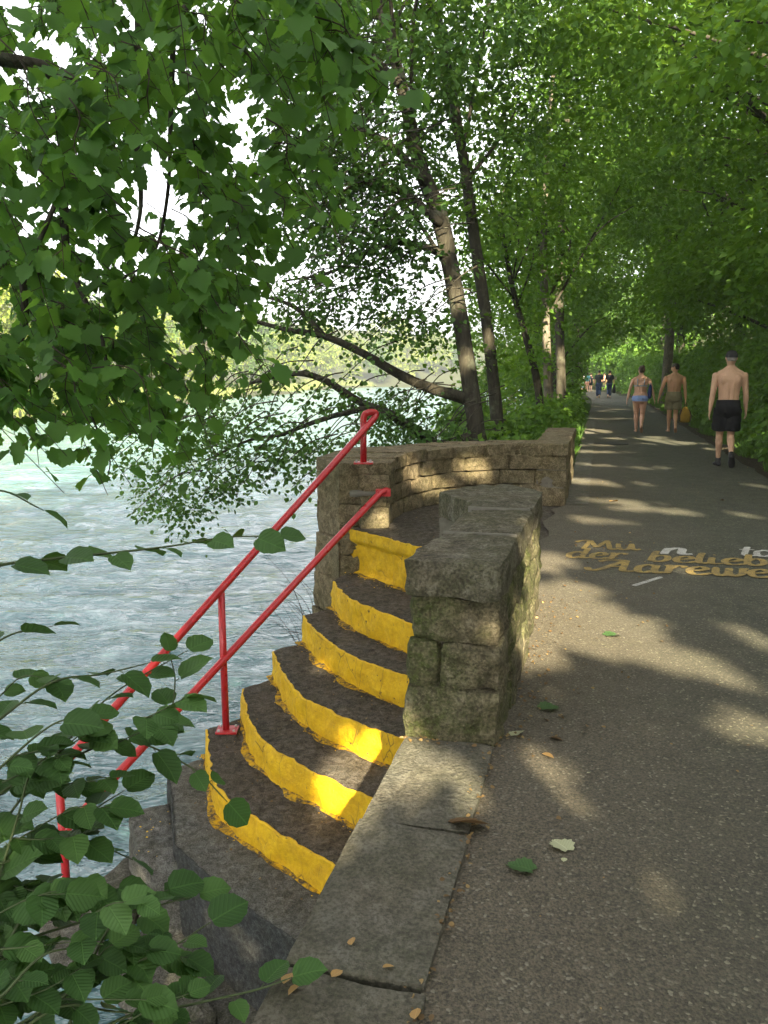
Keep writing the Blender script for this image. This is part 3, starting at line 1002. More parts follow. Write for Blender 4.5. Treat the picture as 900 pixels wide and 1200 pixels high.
for k in range(1, 8):
    top = TZ[k - 1]; bot = TZ[k] if k < 7 else -2.0
    L = LINE[k]
    # normals in plan pointing outward (down the stairs)
    nrm = []
    for i in range(NS):
        t = (L[min(NS - 1, i + 1)] - L[max(0, i - 1)]).normalized()
        nrm.append(Vector((t.y, -t.x, 0)) if (Vector((t.y, -t.x, 0)).dot(Vector((-.6, -1, 0))) > 0) else Vector((-t.y, t.x, 0)))
    # the worn front edge, shared by tread, painted lip and riser
    if k == 1:
        back = resample([Vector((-.33, 7.35, 0)), Vector((.0, 8.0, 0)), Vector((.7, 8.9, 0)), Vector((2.1, 9.0, 0)), W(-.34, 8.9), W(-.34, 5.1)], NS)
    else:
        back = [LINE[k - 1][i] - (nrm[i] * .10) for i in range(NS)]
    def tz(p):
        z = top + .012 * fbm(p + Vector((0, k, 0)), 5, 3) + .004 * fbm(p, 22, 2)
        if k == 1:
            u_, v_ = UV(p.x, p.y)
            z = -.014 + (z + .014) * max(0, min(1, (-.52 - u_) / .5))
        return z
    def bulge(p, s):
        return (.020 if k < 7 else .007) * fbm(p + Vector((0, 0, s * (top - bot))), 8, 3) + .006 * math.sin(s * math.pi)
    nose = .045 if k == 1 else 0
    if k == 7: L = LINE[7] = resample([(*p, 0) for p in RIS[7]], NS)
    E = [L[i] + nrm[i] * (bulge(L[i], 0) + nose) for i in range(NS)]
    rows = []
    nr = 14
    for j in range(nr + 1):
        s = (j / nr) ** 1.3
        row = []
        for i in range(NS):
            p = E[i].lerp(back[i], s)
            row.append(Vector((p.x, p.y, tz(p) - .010 * max(0, 1 - s * 14))))
        rows.append(row)
    sub = MB().grid(rows).build('step' if k > 1 else 'landing', M['granite'] if k == 7 else M['tread_stone'], steps, True)
    # riser
    rows = []
    nz = 22 if k == 1 else 10
    for j in range(nz + 1):
        s = j / nz
        row = []
        for i in range(NS):
            z0_ = tz(E[i]) - .008
            e = bulge(L[i], s) + nose * (1 if s < .2 else .65 if s < .25 else 0)
            f = i / NS
            if k == 1 and .30 < s < .90 and .07 < f < .36: e -= .030
            p = L[i] + nrm[i] * e
            row.append(Vector((p.x, p.y, z0_ - (z0_ - bot + .03) * s)))
        rows.append(row)
    lip = []
    for c in (1.0, .45, .0):
        lip.append([Vector(((E[i] - nrm[i] * d).x, (E[i] - nrm[i] * d).y, tz(E[i] - nrm[i] * d) + (.002 if c > .2 else -.002))) for i in range(NS) for d in [c * (.012 + .012 * abs(noise.noise(L[i] * 11)))]])
    riser = MB().grid(lip + rows)
    if k < 7:       # paint that ran over onto the tread below
        sp = MB(); rowa = []; rowb = []
        def tz2(p): return TZ[k] + .012 * fbm(p + Vector((0, k + 1, 0)), 5, 3) + .004 * fbm(p, 22, 2)
        for i in range(0, NS):
            w_ = .016 + .060 * noise.noise(L[i] * 3.3 + Vector((k * 5, 0, 0))) + .018 * noise.noise(L[i] * 9)
            w_ = max(.002, w_ * (1.25 if i < 55 else .6))
            a_ = L[i] - nrm[i] * .01; b_ = L[i] + nrm[i] * (.012 + w_)
            rowa.append(Vector((a_.x, a_.y, tz2(a_) + .007))); rowb.append(Vector((b_.x, b_.y, tz2(b_) + .004)))
        mid_ = [Vector((.5 * (p.x + q.x), .5 * (p.y + q.y), tz2((p + q) / 2) + .007)) for p, q in zip(rowa, rowb)]
        sp.grid([rowa, mid_, rowb]).build('paint_spill', M['spilled_paint'], sub, True)
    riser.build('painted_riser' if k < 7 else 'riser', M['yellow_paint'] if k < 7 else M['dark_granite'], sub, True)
    # river side cheek of this step
    a = L[0]; b = back[0]
    rows = [[a.lerp(b, t) + Vector((0, 0, z)) + Vector((-.8, .6, 0)) * (.015 * fbm(a.lerp(b, t) + Vector((0, 0, z)), 7, 2) - .01) for t in np.linspace(0, 1, 8)] for z in np.linspace(top - .01, -2.5, 16)]
    ck = MB().grid(rows).build('cheek', M['granite'], sub, True); ck.matrix_parent_inverse = Matrix()

# loose blocks and boulders below the steps
BL = [([G(150, 955, -1.5), G(168, 1010, -1.5), G(215, 1010, -1.5), G(200, 940, -1.5)], -2.3, -1.5, 'grey squared block with yellow paint spots beside the lowest grey step'),
      ([G(98, 1040, -1.85), G(112, 1075, -1.85), G(160, 1050, -1.85), G(150, 1005, -1.85)], -2.5, -1.85, 'low weathered block at the water behind the foot of the railing'),
      ([G(150, 1050, -1.72), G(200, 1120, -1.72), G(262, 1090, -1.72), G(205, 1025, -1.72)], -2.6, -2.0, 'broad rough block at the foot of the grey step riser'),
      ([G(215, 1110, -1.86), G(270, 1190, -1.86), G(345, 1160, -1.86), G(262, 1095, -1.86)], -2.6, -2.03, 'dark rough block in the corner under the coping slabs'),
      ([G(120, 1130, -1.95), G(170, 1210, -1.95), G(255, 1190, -1.95), G(195, 1110, -1.95)], -2.5, -1.95, 'mossy block half hidden behind the leafy shrub'),
      ([G(40, 1080, -2.02), G(70, 1150, -2.02), G(130, 1120, -2.02), G(98, 1055, -2.02)], -2.6, -2.02, 'flat wet block carrying the lowest railing post')]
for i, (q, z0, z1, lab) in enumerate(BL):
    mb = MB()
    area = sum(q[a].x * q[(a + 1) % 4].y - q[(a + 1) % 4].x * q[a].y for a in range(4))
    if area < 0: q = q[::-1]
    stone(mb, q, z0, z1, 200 + i, .03, .05, .06, 4.5)
    tag(mb.build('stone_block', M['granite'] if i < 1 else M['rock'], None, True), lab, 'stone block', 'stone blocks at the foot of the steps')

# ------------------------------------------------------------------ red handrail
hr = thing('handrail', 'red painted steel handrail with two parallel rails beside the steps', 'handrail', (-1.2, 5.66, -1.22))
post_base = Vector((-1.199, 5.657, -1.22)); post_top = Vector((-1.199, 5.657, -.10))
rail_hi = Vector((-.085, 6.98, 1.075))
dirn = post_top - rail_hi
low_end = rail_hi + dirn * 1.765
pt2 = Vector((-.18, 6.95, 1.10))
corner = [rail_hi, rail_hi + Vector((.02, .03, .035)), rail_hi + Vector((-.005, .02, .062)), Vector((-.155, 6.955, 1.128)), Vector((-.178, 6.95, 1.10)), Vector((-.18, 6.95, 1.04))]
c_ = chaikin([low_end, rail_hi - dirn * -.02] + corner[1:], 3)
MB().tube(c_, .029, 12).build('upper_rail', M['red_paint'], hr, True)
MB().tube([(-.18, 6.95, .688), (-.18, 6.95, 1.05)], .029, 12).build('post', M['red_paint'], hr, True)
fl = Vector((-.05, 6.985, .415)); md = Vector((-1.179, 5.66, -.625))
d2 = md - fl; le = fl + d2 * 1.80
MB().tube(chaikin([le, fl, fl + Vector((.06, .03, .02)), Vector((.03, 7.08, .435))], 2), .029, 12).build('lower_rail', M['red_paint'], hr, True)
p1 = MB().tube([post_base, post_top], .026, 12).build('post', M['red_paint'], hr, True)
fb = Vector((low_end.x, low_end.y, -2.05))
MB().tube([fb, low_end], .026, 12).build('post', M['red_paint'], hr, True)
for b, s in ((Vector((-.18, 6.95, .686)), .085), (post_base + Vector((.01, 0, .010)), .08), (fb + Vector((0, 0, .06)), .07)):
    mb = MB()
    stone(mb, [b + Vector((-s, -s * .8, 0)), b + Vector((s, -s * .8, 0)), b + Vector((s, s * .8, 0)), b + Vector((-s, s * .8, 0))], b.z, b.z + .016, 1, 0, .003, .08)
    pl = mb.build('base_plate', M['red_paint'], hr)
    for sx in (-1, 1):
        for sy in (-1, 1):
            c0 = b + Vector((sx * s * .72, sy * s * .55, .012)); MB().tube([c0, c0 + Vector((0, 0, .016))], .010, 6).build('bolt', M['bolt_metal'], pl)
mb = MB()
stone(mb, [Vector((-.075, 7.0, 0)), Vector((.06, 7.0, 0)), Vector((.06, 7.06, 0)), Vector((-.075, 7.06, 0))], .385, .45, 1, 0, .004, .08)
mb.build('wall_flange', M['red_paint'], hr)

exec_after = []

# ------------------------------------------------------------------ painted lettering on the path
GL = {
 'M': (1.55, [[(0, 0), (.1, .5), (.28, 1.5)], [(.28, 1.5), (.45, .8), (.6, .4), (.8, .9), (1.05, 1.5)], [(1.05, 1.5), (1.12, .8), (1.2, .1), (1.5, .12)], [(-.35, 1.15), (-.15, 1.4), (.28, 1.5)]]),
 'ü': (1.0, [[(0, 1), (.0, .35), (.18, 0), (.45, .2), (.6, 1)], [(.6, 1), (.62, .25), (.75, 0), (.95, .15)], [(.1, 1.32), (.2, 1.36)], [(.5, 1.32), (.6, 1.36)]]),
 'n': (.95, [[(0, 0), (.02, .5), (.06, 1)], [(.05, .6), (.28, 1), (.5, .85), (.5, .3), (.6, 0), (.85, .1)]]),
 't': (.6, [[(.2, 1.5), (.15, .8), (.14, .25), (.3, 0), (.55, .12)], [(-.12, 1.0), (.5, 1.02)]]),
 'o': (.75, [[(.3, 1), (.02, .75), (.05, .2), (.3, 0), (.58, .25), (.58, .75), (.3, 1), (.2, .98)]]),
 'd': (.95, [[(.58, .8), (.3, 1), (.02, .65), (.08, .12), (.3, 0), (.58, .3)], [(.62, 1.7), (.6, .8), (.6, .2), (.7, 0), (.92, .12)]]),
 'e': (.78, [[(.05, .48), (.35, .52), (.56, .72), (.38, 1), (.1, .8), (.02, .4), (.18, .03), (.45, .02), (.75, .22)]]),
 'r': (.75, [[(-.05, .9), (.08, 1), (.1, .5), (.08, 0)], [(.1, .55), (.28, .95), (.5, 1), (.62, .82)]]),
 'b': (.85, [[(.05, 1.7), (.02, .9), (.02, .1)], [(.02, .25), (.28, 0), (.56, .3), (.52, .85), (.25, 1), (.03, .72)]]),
 'l': (.45, [[(.08, 1.7), (.03, .9), (.05, .2), (.2, 0), (.42, .12)]]),
 'i': (.45, [[(.02, 1), (.02, .25), (.15, 0), (.42, .12)], [(.03, 1.36), (.12, 1.4)]]),
 'A': (1.15, [[(-.55, .35), (-.35, .02), (-.05, .2), (.3, .9), (.62, 1.5)], [(.62, 1.5), (.66, .8), (.72, .1), (1.1, .1)], [(.1, .55), (.4, .6), (.7, .6)], [(-.3, 1.2), (0, 1.45), (.62, 1.52)]]),
 'a': (.95, [[(.58, .8), (.3, 1), (.02, .65), (.08, .12), (.3, 0), (.58, .3)], [(.6, 1), (.58, .6), (.6, .2), (.7, 0), (.92, .12)]]),
 'w': (1.2, [[(0, .95), (.08, .9), (.1, .3), (.25, 0), (.48, .25), (.52, 1)], [(.52, 1), (.54, .3), (.7, 0), (.95, .3), (.98, .95), (1.15, .9)]]),
}


def path_z(u, v):
    return .006 * noise.noise(Vector((u * 1.2, v * 1.2, 0))) + .004


def word(text, p0, p1, xh, mat, parent, pen=.17, shear=.28, hook=True):
    """Brush-lettered word painted on the asphalt between two ground points on its baseline."""
    ex = (p1 - p0).normalized(); ey = Vector((-ex.y, ex.x, 0))
    tot = sum(GL[c][0] for c in text)
    sx = (p1 - p0).length / tot
    mb = MB(); x = 0; lay = 0
    for c in text:
        w, ss = GL[c]
        for s in ss:
            q = curve_pts([(a, b, 0) for a, b in s], 7)
            L = []; R = []
            for i, p in enumerate(q):
                t = (q[min(len(q) - 1, i + 1)] - q[max(0, i - 1)]).normalized()
                hw = pen * (.48 + .62 * abs(t.y)) * .62
                if i == 0 or i == len(q) - 1: hw *= .7
                nn = Vector((-t.y, t.x, 0))
                for arr, sg in ((L, 1), (R, -1)):
                    a = p + nn * hw * sg * (1 + .12 * noise.noise(Vector((p.x * 7, p.y * 7, x + sg))))
                    wx = (x + a.x + shear * a.y) * sx; wy = a.y * xh
                    P = p0 + ex * wx + ey * wy
                    u, v = UV(P.x, P.y)
                    arr.append(Vector((P.x, P.y, path_z(u, v) + .0048 + .0002 * lay)))
            mb.grid([L, R]); lay += 1
        x += w
    return mb.build('painted_word', mat, parent)


ps = thing('painted_slogan', 'worn yellow and white brush lettering painted on the grey path', 'lettering', G(780, 655, 0))
word('Mü', G(683, 644.5), G(752, 645.5), .25, M['letter_yellow'], ps)
word('n', G(778, 650), G(815, 651), .24, M['letter_white'], ps, .2)
word('to', G(868, 652), G(909, 654), .24, M['letter_white'], ps, .2)
word('der', G(664, 654.5), G(735, 657), .23, M['letter_yellow'], ps, .19)
word('belieb', G(761, 659), G(905, 665), .24, M['letter_yellow'], ps, .19)
word('Aarewe', G(704, 670), G(908, 679), .25, M['letter_yellow'], ps, .19)
a, b = G(742.5, 687.3), G(775, 677); e = (b - a).normalized(); f = Vector((-e.y, e.x, 0)) * .018
sl_ = mesh_obj('painted_line', [p + Vector((0, 0, .0065)) for p in (a - f, b - f, b + f, a + f)], [(0, 1, 2, 3)], M['letter_white'])
tag(sl_, 'short slanting white painted line below the yellow lettering', 'painted line')
dc = G(717, 520, 0)
mb = MB()
mb.v = []; ring = []
for i in range(24):
    t = 2 * math.pi * i / 24
    ring.append(dc + Vector((.34 * math.cos(t), .34 * math.sin(t), .012)))
mb.add([p + Vector((0, 0, 0)) for p in ring] + [Vector((p.x, p.y, -.05)) for p in ring], [tuple(range(24))] + [(i, 24 + i, 24 + (i + 1) % 24, (i + 1) % 24) for i in range(24)])
tag(mb.build('manhole_cover', M['iron']), 'dark round iron cover set in the path beyond the curved wall', 'manhole cover')

# ------------------------------------------------------------------ fallen leaves and litter
def fallen(px, py, z, size, mat, lab, tpl='maple', rot=0.0, tilt=.10, group='fallen leaves on the path and slabs'):
    p = G(px, py, z) + Vector((0, 0, .012))
    D = np.array([[math.cos(rot), math.sin(rot), .05]]); N = np.array([[tilt * math.sin(rot * 3), tilt, 1.0]])
    C = np.array([tuple(p)]) - D * size * .5
    if tpl == 'oval': size *= .6; C = np.array([tuple(p)]) - D * size * .5
    o = leaf_cloud('fallen_leaf', C, D, N, np.array([size]), M[mat], tpl, None, np.array([.5]), veins=True)
    return tag(o, lab, 'leaf', group)


for a in [(646, 831, 0, .095, 'fallen_green', 'green leaf lying flat right of the parapet pillar', 'maple', .3),
          (607, 1018, 0, .085, 'fallen_green', 'dark green maple leaf near the edge of the middle slab', 'maple', 2.6),
          (656, 992, 0, .075, 'fallen_pale', 'pale torn leaf on the asphalt beside a tiny yellow one', 'maple', 2.0, .5),
          (661, 1011, 0, .042, 'fallen_pale', 'tiny yellowish leaf below the pale torn leaf', 'oval', 1.2),
          (606, 861, 0, .06, 'fallen_pale', 'whitish leaf by the foot of the parapet pillar', 'maple', 1.1, .5),
          (652, 868, 0, .095, 'fallen_brown', 'curled brown leaf on the path, upper one of a pair', 'oval', -.4, .6),
          (642, 888, 0, .085, 'fallen_tan', 'curled tan leaf on the path, lower one of a pair', 'oval', -.6, .6),
          (553, 966, .02, .12, 'fallen_brown', 'crumpled brown leaf on the joint of the sunlit slab', 'maple', .1, .5),
          (720, 746, 0, .10, 'fallen_green', 'small green leaf in the sun patch on the path', 'maple', .2),
          (338, 1150, .02, .075, 'fallen_tan', 'tan seed leaf on the bottom slab, upper left of three', 'oval', 1.2, .5),
          (345, 1163, .02, .07, 'fallen_tan', 'tan seed leaf on the bottom slab, lowest of three', 'oval', -2.3, .5),
          (395, 1145, .02, .06, 'fallen_tan', 'orange brown seed leaf in the middle of the bottom slab', 'oval', .8, .5),
          (412, 1107, .02, .05, 'fallen_tan', 'small tan flake on the slab below the lowest painted riser', 'oval', 1.6, .5),
          (455, 1137, .02, .05, 'fallen_tan', 'small tan flake near the path edge of the bottom slab', 'oval', .3, .5),
          (487, 1192, .02, .06, 'fallen_tan', 'yellow brown leaf at the lower path corner of the bottom slab', 'oval', 1.4, .4),
          (690, 909, 0, .03, 'fallen_pale', 'tiny pale flake in the middle of the shaded asphalt', 'oval', .2, .4),
          (846, 587, 0, .10, 'fallen_brown', 'dark leaf on the path behind the man in black shorts', 'oval', .2, .5),
          (640, 846, .0, .05, 'fallen_brown', 'small dark leaf between the green leaf and the pillar', 'oval', 2.2, .5),
          (440, 852, -1.0, .12, 'fallen_green', 'grey green leaf lying on a brown tread by the pillar', 'maple', .3, .4),
          (720, 588, 0, .10, 'fallen_tan', 'light brown leaf on the sun streak near the wall corner', 'maple', .5, .4)]:
    fallen(*a)

# crumbs of leaves and seeds that nobody could count
rng = np.random.default_rng(5)
pts = []
def scat(n, fn):
    for _ in range(n):
        pts.append(fn())
def on(u0, u1, v0, v1, z): return lambda: W(rng.uniform(u0, u1), rng.uniform(v0, v1), z)
scat(170, lambda: W(-.31 + abs(rng.normal(0, .10)), rng.uniform(2.9, 5.2), .012))
scat(110, lambda: W(-.34 + rng.normal(0, .025), rng.uniform(1.5, 3.0), .022))
scat(26, lambda: W(-.70 + abs(rng.normal(.1, .1)), 2.90 - abs(rng.normal(0, .02)), .03))
scat(130, lambda: W(rng.uniform(-.2, 2.3), rng.uniform(1.6, 12), .014))
scat(240, lambda: W(-.2 + abs(rng.normal(0, .35)), rng.uniform(3, 12), .014))
scat(180, lambda: W(2.4 + rng.normal(0, .12), rng.uniform(8, 30), .03))
scat(120, lambda: Vector((rng.uniform(-.2, 1.3), rng.uniform(6.4, 8.6), .095)))
for k in range(2, 8):
    for _ in range(26):
        i = rng.integers(3, NS - 10); t = abs(rng.normal(0, .25))
        p = LINE[k][i].lerp(LINE[k - 1][i], min(.9, max(.12, 1 - t)) if rng.random() < .7 else rng.uniform(.15, .9))
        pts.append(Vector((p.x, p.y, TZ[k - 1] + .016)))
P = np.array([tuple(p) for p in pts]); n = len(P)
tag(leaf_cloud('leaf_litter', P, np.stack([rng.normal(0, 1, n), rng.normal(0, 1, n), rng.normal(0, .15, n)], 1), np.stack([rng.normal(0, .4, n), rng.normal(0, .4, n), np.ones(n)], 1),
               rng.uniform(.006, .022, n), M['dry_leaf'], 'oval', None, rng.uniform(0, 1, n)), 'dry leaf crumbs and seeds scattered on path, slabs and steps', 'leaf litter', None, 'stuff')
# flakes of yellow paint splashed on the treads
pts = []
for k in range(2, 8):
    for _ in range(60):
        i = rng.integers(0, NS - 14); t = abs(rng.normal(0, .10)) + .10
        p = LINE[k - 1][i] + (LINE[k][i] - LINE[k - 1][i]) * min(.9, t)
        if rng.random() < .25 or i < 12 or k == 2: pts.append(Vector((p.x, p.y, TZ[k - 1] + .013)))
for _ in range(16):
    q = G(rng.uniform(155, 205), rng.uniform(950, 1005), -1.47); pts.append(q)
P = np.array([tuple(p) for p in pts]); n = len(P)
m_ = NT('paint_splash'); m_ = m_.done(m_.bsdf((.62, .37, .02), .7))
tag(leaf_cloud('paint_flakes', P, np.stack([rng.normal(0, 1, n), rng.normal(0, 1, n), np.zeros(n)], 1), np.stack([rng.normal(0, .1, n), rng.normal(0, .1, n), np.ones(n)], 1),
               rng.uniform(.005, .018, n), m_, 'oval', None), 'spilled yellow paint flecks on the brown treads', 'paint flecks', None, 'stuff')

# ------------------------------------------------------------------ people
def loft(mb, pts, rr, side=(1, 0, 0), seg=14):
    """tube with elliptical sections: rr = [(half width along side, half depth)]."""
    pts = [Vector(p) for p in pts]; rows = []
    for i, p in enumerate(pts):
        t = (pts[min(len(pts) - 1, i + 1)] - pts[max(0, i - 1)]).normalized()
        s = Vector(side); s = (s - t * s.dot(t)).normalized(); d = t.cross(s)
        a, b = rr[i] if hasattr(rr[i], '__len__') else (rr[i], rr[i])
        rows.append([p + s * a * math.cos(2 * math.pi * k / seg) + d * b * math.sin(2 * math.pi * k / seg) for k in range(seg)])
    b0 = len(mb.v)
    mb.grid(rows, True)
    mb.f.append(tuple(b0 + k for k in range(seg))[::-1]); mb.f.append(tuple(b0 + (len(pts) - 1) * seg + k for k in range(seg)))


def ball(mb, c, r, seg=12, rings=8):
    c = Vector(c); r = Vector(r) if hasattr(r, '__len__') else Vector((r, r, r))
    rows = []
    for i in range(1, rings):
        th = math.pi * i / rings
        rows.append([c + Vector((r.x * math.sin(th) * math.cos(2 * math.pi * k / seg), r.y * math.sin(th) * math.sin(2 * math.pi * k / seg), -r.z * math.cos(th))) for k in range(seg)])
    b0 = len(mb.v); mb.grid(rows, True)
    mb.f.append(tuple(b0 + k for k in range(seg))[::-1]); mb.f.append(tuple(b0 + (rings - 2) * seg + k for k in range(seg)))


def fuse(mb, name, mat, voxel, parent, xf, smooth=4):
    """one continuous skin over the overlapping volumes."""
    o = mb.build('tmp', mat)
    md = o.modifiers.new('r', 'REMESH'); md.mode = 'VOXEL'; md.voxel_size = voxel
    sm = o.modifiers.new('s', 'SMOOTH'); sm.factor = .5; sm.iterations = smooth
    dg = bpy.context.evaluated_depsgraph_get()
    me = bpy.data.meshes.new_from_object(o.evaluated_get(dg))
    old = o.data
    bpy.data.objects.remove(o); bpy.data.meshes.remove(old)
    me.transform(xf)
    me.name = name
    me.polygons.foreach_set('use_smooth', [True] * len(me.polygons))
    if not me.materials: me.materials.append(mat)
    return put(link(bpy.data.objects.new(name, me)), parent)


def ik(hip, ank, l1, l2, fwd=Vector((0, 1, 0))):
    d = ank - hip; L = min(d.length, (l1 + l2) * .999)
    a = (l1 * l1 - l2 * l2 + L * L) / (2 * L); h = math.sqrt(max(0, l1 * l1 - a * a))
    n = d.normalized(); f = (fwd - n * fwd.dot(n)).normalized()
    return hip + n * a + f * h


class Figure:
    def __init__(s, sex='m', wide=1.0, stride=.24, front='l', lift=.09, arm_l=(.17, -.12, .12), arm_r=(.17, .12, .12), turn=0.0, belly=1.0):
        s.sex = sex; s.wide = wide; f = sex == 'f'
        s.hipz = .915
        fy, by = stride * .75, -stride * .95
        lf = front == 'l'
        s.leg = {}
        for sd, x in (('l', -1), ('r', 1)):
            fr = (sd == front)
            hip = Vector((x * .092 * (1.05 if f else 1), 0, s.hipz))
            ank = Vector((x * .065, fy if fr else by, .085 if fr else .085 + lift))
            s.leg[sd] = (hip, ik(hip, ank, .43, .415), ank, 0.0 if fr else min(1.15, lift * 8))
        s.arm = {}
        sw = (.178 if f else .205) * wide
        for sd, x, (out, swing, bend) in (('l', -1, arm_l), ('r', 1, arm_r)):
            sh = Vector((x * sw, 0, 1.425))
            d1 = Vector((x * math.sin(out), math.sin(swing), -math.cos(out))).normalized()
            el = sh + d1 * .295
            d2 = Vector((x * math.sin(out * .7), math.sin(swing + bend * 2), -math.cos(out))).normalized()
            wr = el + d2 * .255
            s.arm[sd] = (sh, el, wr, d2, x)
        if f:
            s.torso = [(.80, .10, .085, 0), (.86, .170, .125, -.02), (.93, .182, .135, -.025), (1.0, .168, .12, -.01), (1.09, .138, .10, 0), (1.17, .135, .10, 0), (1.26, .148, .11, .005), (1.34, .158, .112, .005),
                       (1.41, .155, .095, 0), (1.455, .125, .075, 0), (1.49, .07, .06, 0), (1.56, .05, .052, .01)]
        else:
            s.torso = [(.80, .10, .085, 0), (.86, .155, .115, -.01), (.93, .163, .122, -.015), (1.02, .153, .112, 0), (1.10, .150, .108, .005), (1.19, .158, .112, .005), (1.28, .173, .118, 0), (1.36, .186, .116, -.005),
                       (1.42, .182, .10, -.005), (1.465, .14, .08, -.005), (1.50, .08, .068, 0), (1.57, .058, .06, .012)]
        s.turn = turn

    def tlev(s, z0, z1, inf=0.0):
        T = s.torso; zs = [t[0] for t in T]
        zz = [z0] + [z for z in zs if z0 < z < z1] + [z1]
        out = []
        for z in zz:
            a, b, y = (np.interp(z, zs, [t[i] for t in T]) for i in (1, 2, 3))
            out.append((Vector((0, y, z)), (a * s.wide + inf, b * s.wide ** .6 + inf)))
        return [o[0] for o in out], [o[1] for o in out]

    def limb(s, mb, a, b, c, r, t0=0.0, inf=0.0, t1=1.0):
        """two-segment limb from the parameter t0 to t1; r = radii at 0, .25, .5, .62, .8, 1."""
        P = [a, a.lerp(b, .5), b, b.lerp(c, .28), b.lerp(c, .65), c]
        ts = [0, .25, .5, .64, .82, 1]
        q = []; rr = []
        for t in sorted(set([t0, t1] + [x for x in ts if t0 < x < t1])):
            q.append(Vector([np.interp(t, ts, [p[i] for p in P]) for i in range(3)])); rr.append(float(np.interp(t, ts, r)) + inf)
        loft(mb, q, rr, (1, 0, 0), 12)

    def leg_r(s):
        k = (1.08 if s.sex == 'f' else 1.0) * s.wide ** .5
        return [x * k for x in (.092, .075, .053, .058, .042, .034)]

    def body(s, mat, parent, xf, voxel, feet=True, fingers=True):
        mb = MB()
        loft(mb, *s.tlev(.80, 1.57))
        f = s.sex == 'f'
        for x in (-1, 1):
            ball(mb, (x * .078, -.055, .905), (.085 * (1.12 if f else 1), .085, .09))
            loft(mb, [(x * .034, -.088, .98), (x * .034, -.082, 1.12), (x * .036, -.088, 1.28), (x * .03, -.07, 1.42)], [.030, .032, .034, .022])
            ball(mb, (x * .095, -.088, 1.355), (.058, .028, .075))
            loft(mb, [(x * .03, -.02, 1.545), (x * .09, -.015, 1.485), (x * .165 * s.wide, -.005, 1.445)], [.040, .045, .045])
            if f: ball(mb, (x * .07, .10, 1.30), (.065, .05, .06))
        for sd in 'lr':
            h, k, a, p = s.leg[sd]
            s.limb(mb, h, k, a, s.leg_r())
            ball(mb, k.lerp(a, .28) + Vector((0, -.018, 0)), (.044, .040, .09))
            if feet: s.foot(mb, sd)
            sh, el, wr, d, x = s.arm[sd]
            m = .86 if f else 1.0
            ball(mb, sh + Vector((0, 0, -.015)), (.058 * m, .058 * m, .065 * m))
            s.limb(mb, sh, el, wr, [q * m for q in (.055, .050, .041, .043, .034, .026)])
            s.hand(mb, wr, d, x, .92 if f else 1.0)
        # head
        hm = MB()
        zs = [(1.575, .040, .05, .035), (1.60, .056, .075, .022), (1.645, .070, .092, .010), (1.70, .0755, .098, 0), (1.745, .073, .094, -.006), (1.782, .054, .070, -.010), (1.80, .024, .03, -.012)]
        loft(hm, [(0, y, z) for z, a, b, y in zs], [(a, b) for z, a, b, y in zs])
        loft(hm, [(0, .092, 1.70), (0, .113, 1.665), (0, .108, 1.652), (0, .09, 1.648)], [.009, .014, .015, .012])
        loft(hm, [(-.03, .092, 1.708), (.03, .092, 1.708)], [.012, .012], (0, 1, 0))
        loft(hm, [(-.022, .092, 1.618), (.022, .092, 1.618)], [.010, .010], (0, 1, 0))
        for x in (-1, 1): ball(hm, (x * .078, -.008, 1.685), (.012, .022, .032))
        R = Matrix.Rotation(s.turn, 4, 'Z')
        mb.add([R @ v for v in hm.v], hm.f)
        loft(mb, [(0, -.005, 1.48), (0, .0, 1.56), (0, .012, 1.62)], [(.064, .062), (.056, .056), (.056, .056)])
        return fuse(mb, 'body', mat, voxel, parent, xf)

    def foot(s, mb, sd, inf=0.0):
        h, k, a, p = s.leg[sd]
        x = -1 if sd == 'l' else 1
        fwd = Vector((x * .12, math.cos(p), -math.sin(p))).normalized(); up = Vector((0, math.sin(p), math.cos(p)))
        heel = a - up * .05 - fwd * .045; ball_ = a - up * .062 + fwd * .10; toe = a - up * .07 + fwd * .175
        loft(mb, [heel - fwd * .012, heel, a - up * .045 + fwd * .03, ball_, toe, toe + fwd * .012],
             [(.02 + inf, .02 + inf), (.033 + inf, .036 + inf), (.036 + inf, .036 + inf), (.044 + inf, .025 + inf), (.034 + inf, .016 + inf), (.018 + inf, .010 + inf)], (1, 0, 0), 12)
        loft(mb, [a + up * .05, a, a - up * .05], [.035 + inf, .036 + inf, .036 + inf], (1, 0, 0), 10)

    def hand(s, mb, wr, d, x, m):
        side = Vector((0, 1, 0)); side = (side - d * side.dot(d)).normalized(); pn = d.cross(side) * x   # palm faces the thigh
        pal = wr + d * .085 * m
        loft(mb, [wr - d * .01, wr + d * .02 * m, wr + d * .055 * m, pal], [(.024, .020), (.030 * m, .017), (.040 * m, .016), (.040 * m, .014)], tuple(side), 10)
        for i, L in enumerate((.068, .078, .072, .056)):
            b = pal + side * (.030 - .020 * i) * m - d * .008
            k1 = b + d * L * .5 * m - pn * .006
            k2 = k1 + (d - pn * .45).normalized() * L * .3 * m
            k3 = k2 + (d - pn * .9).normalized() * L * .25 * m
            loft(mb, [b, k1, k2, k3], [.0098 * m, .0092 * m, .0085 * m, .007 * m], tuple(side), 7)
        tb = wr + d * .03 * m + side * .026
        loft(mb, [tb, tb + (d * .6 + side * .75).normalized() * .04 * m, tb + (d * .85 + side * .5).normalized() * .075 * m], [.014 * m, .011 * m, .008 * m], tuple(pn), 7)

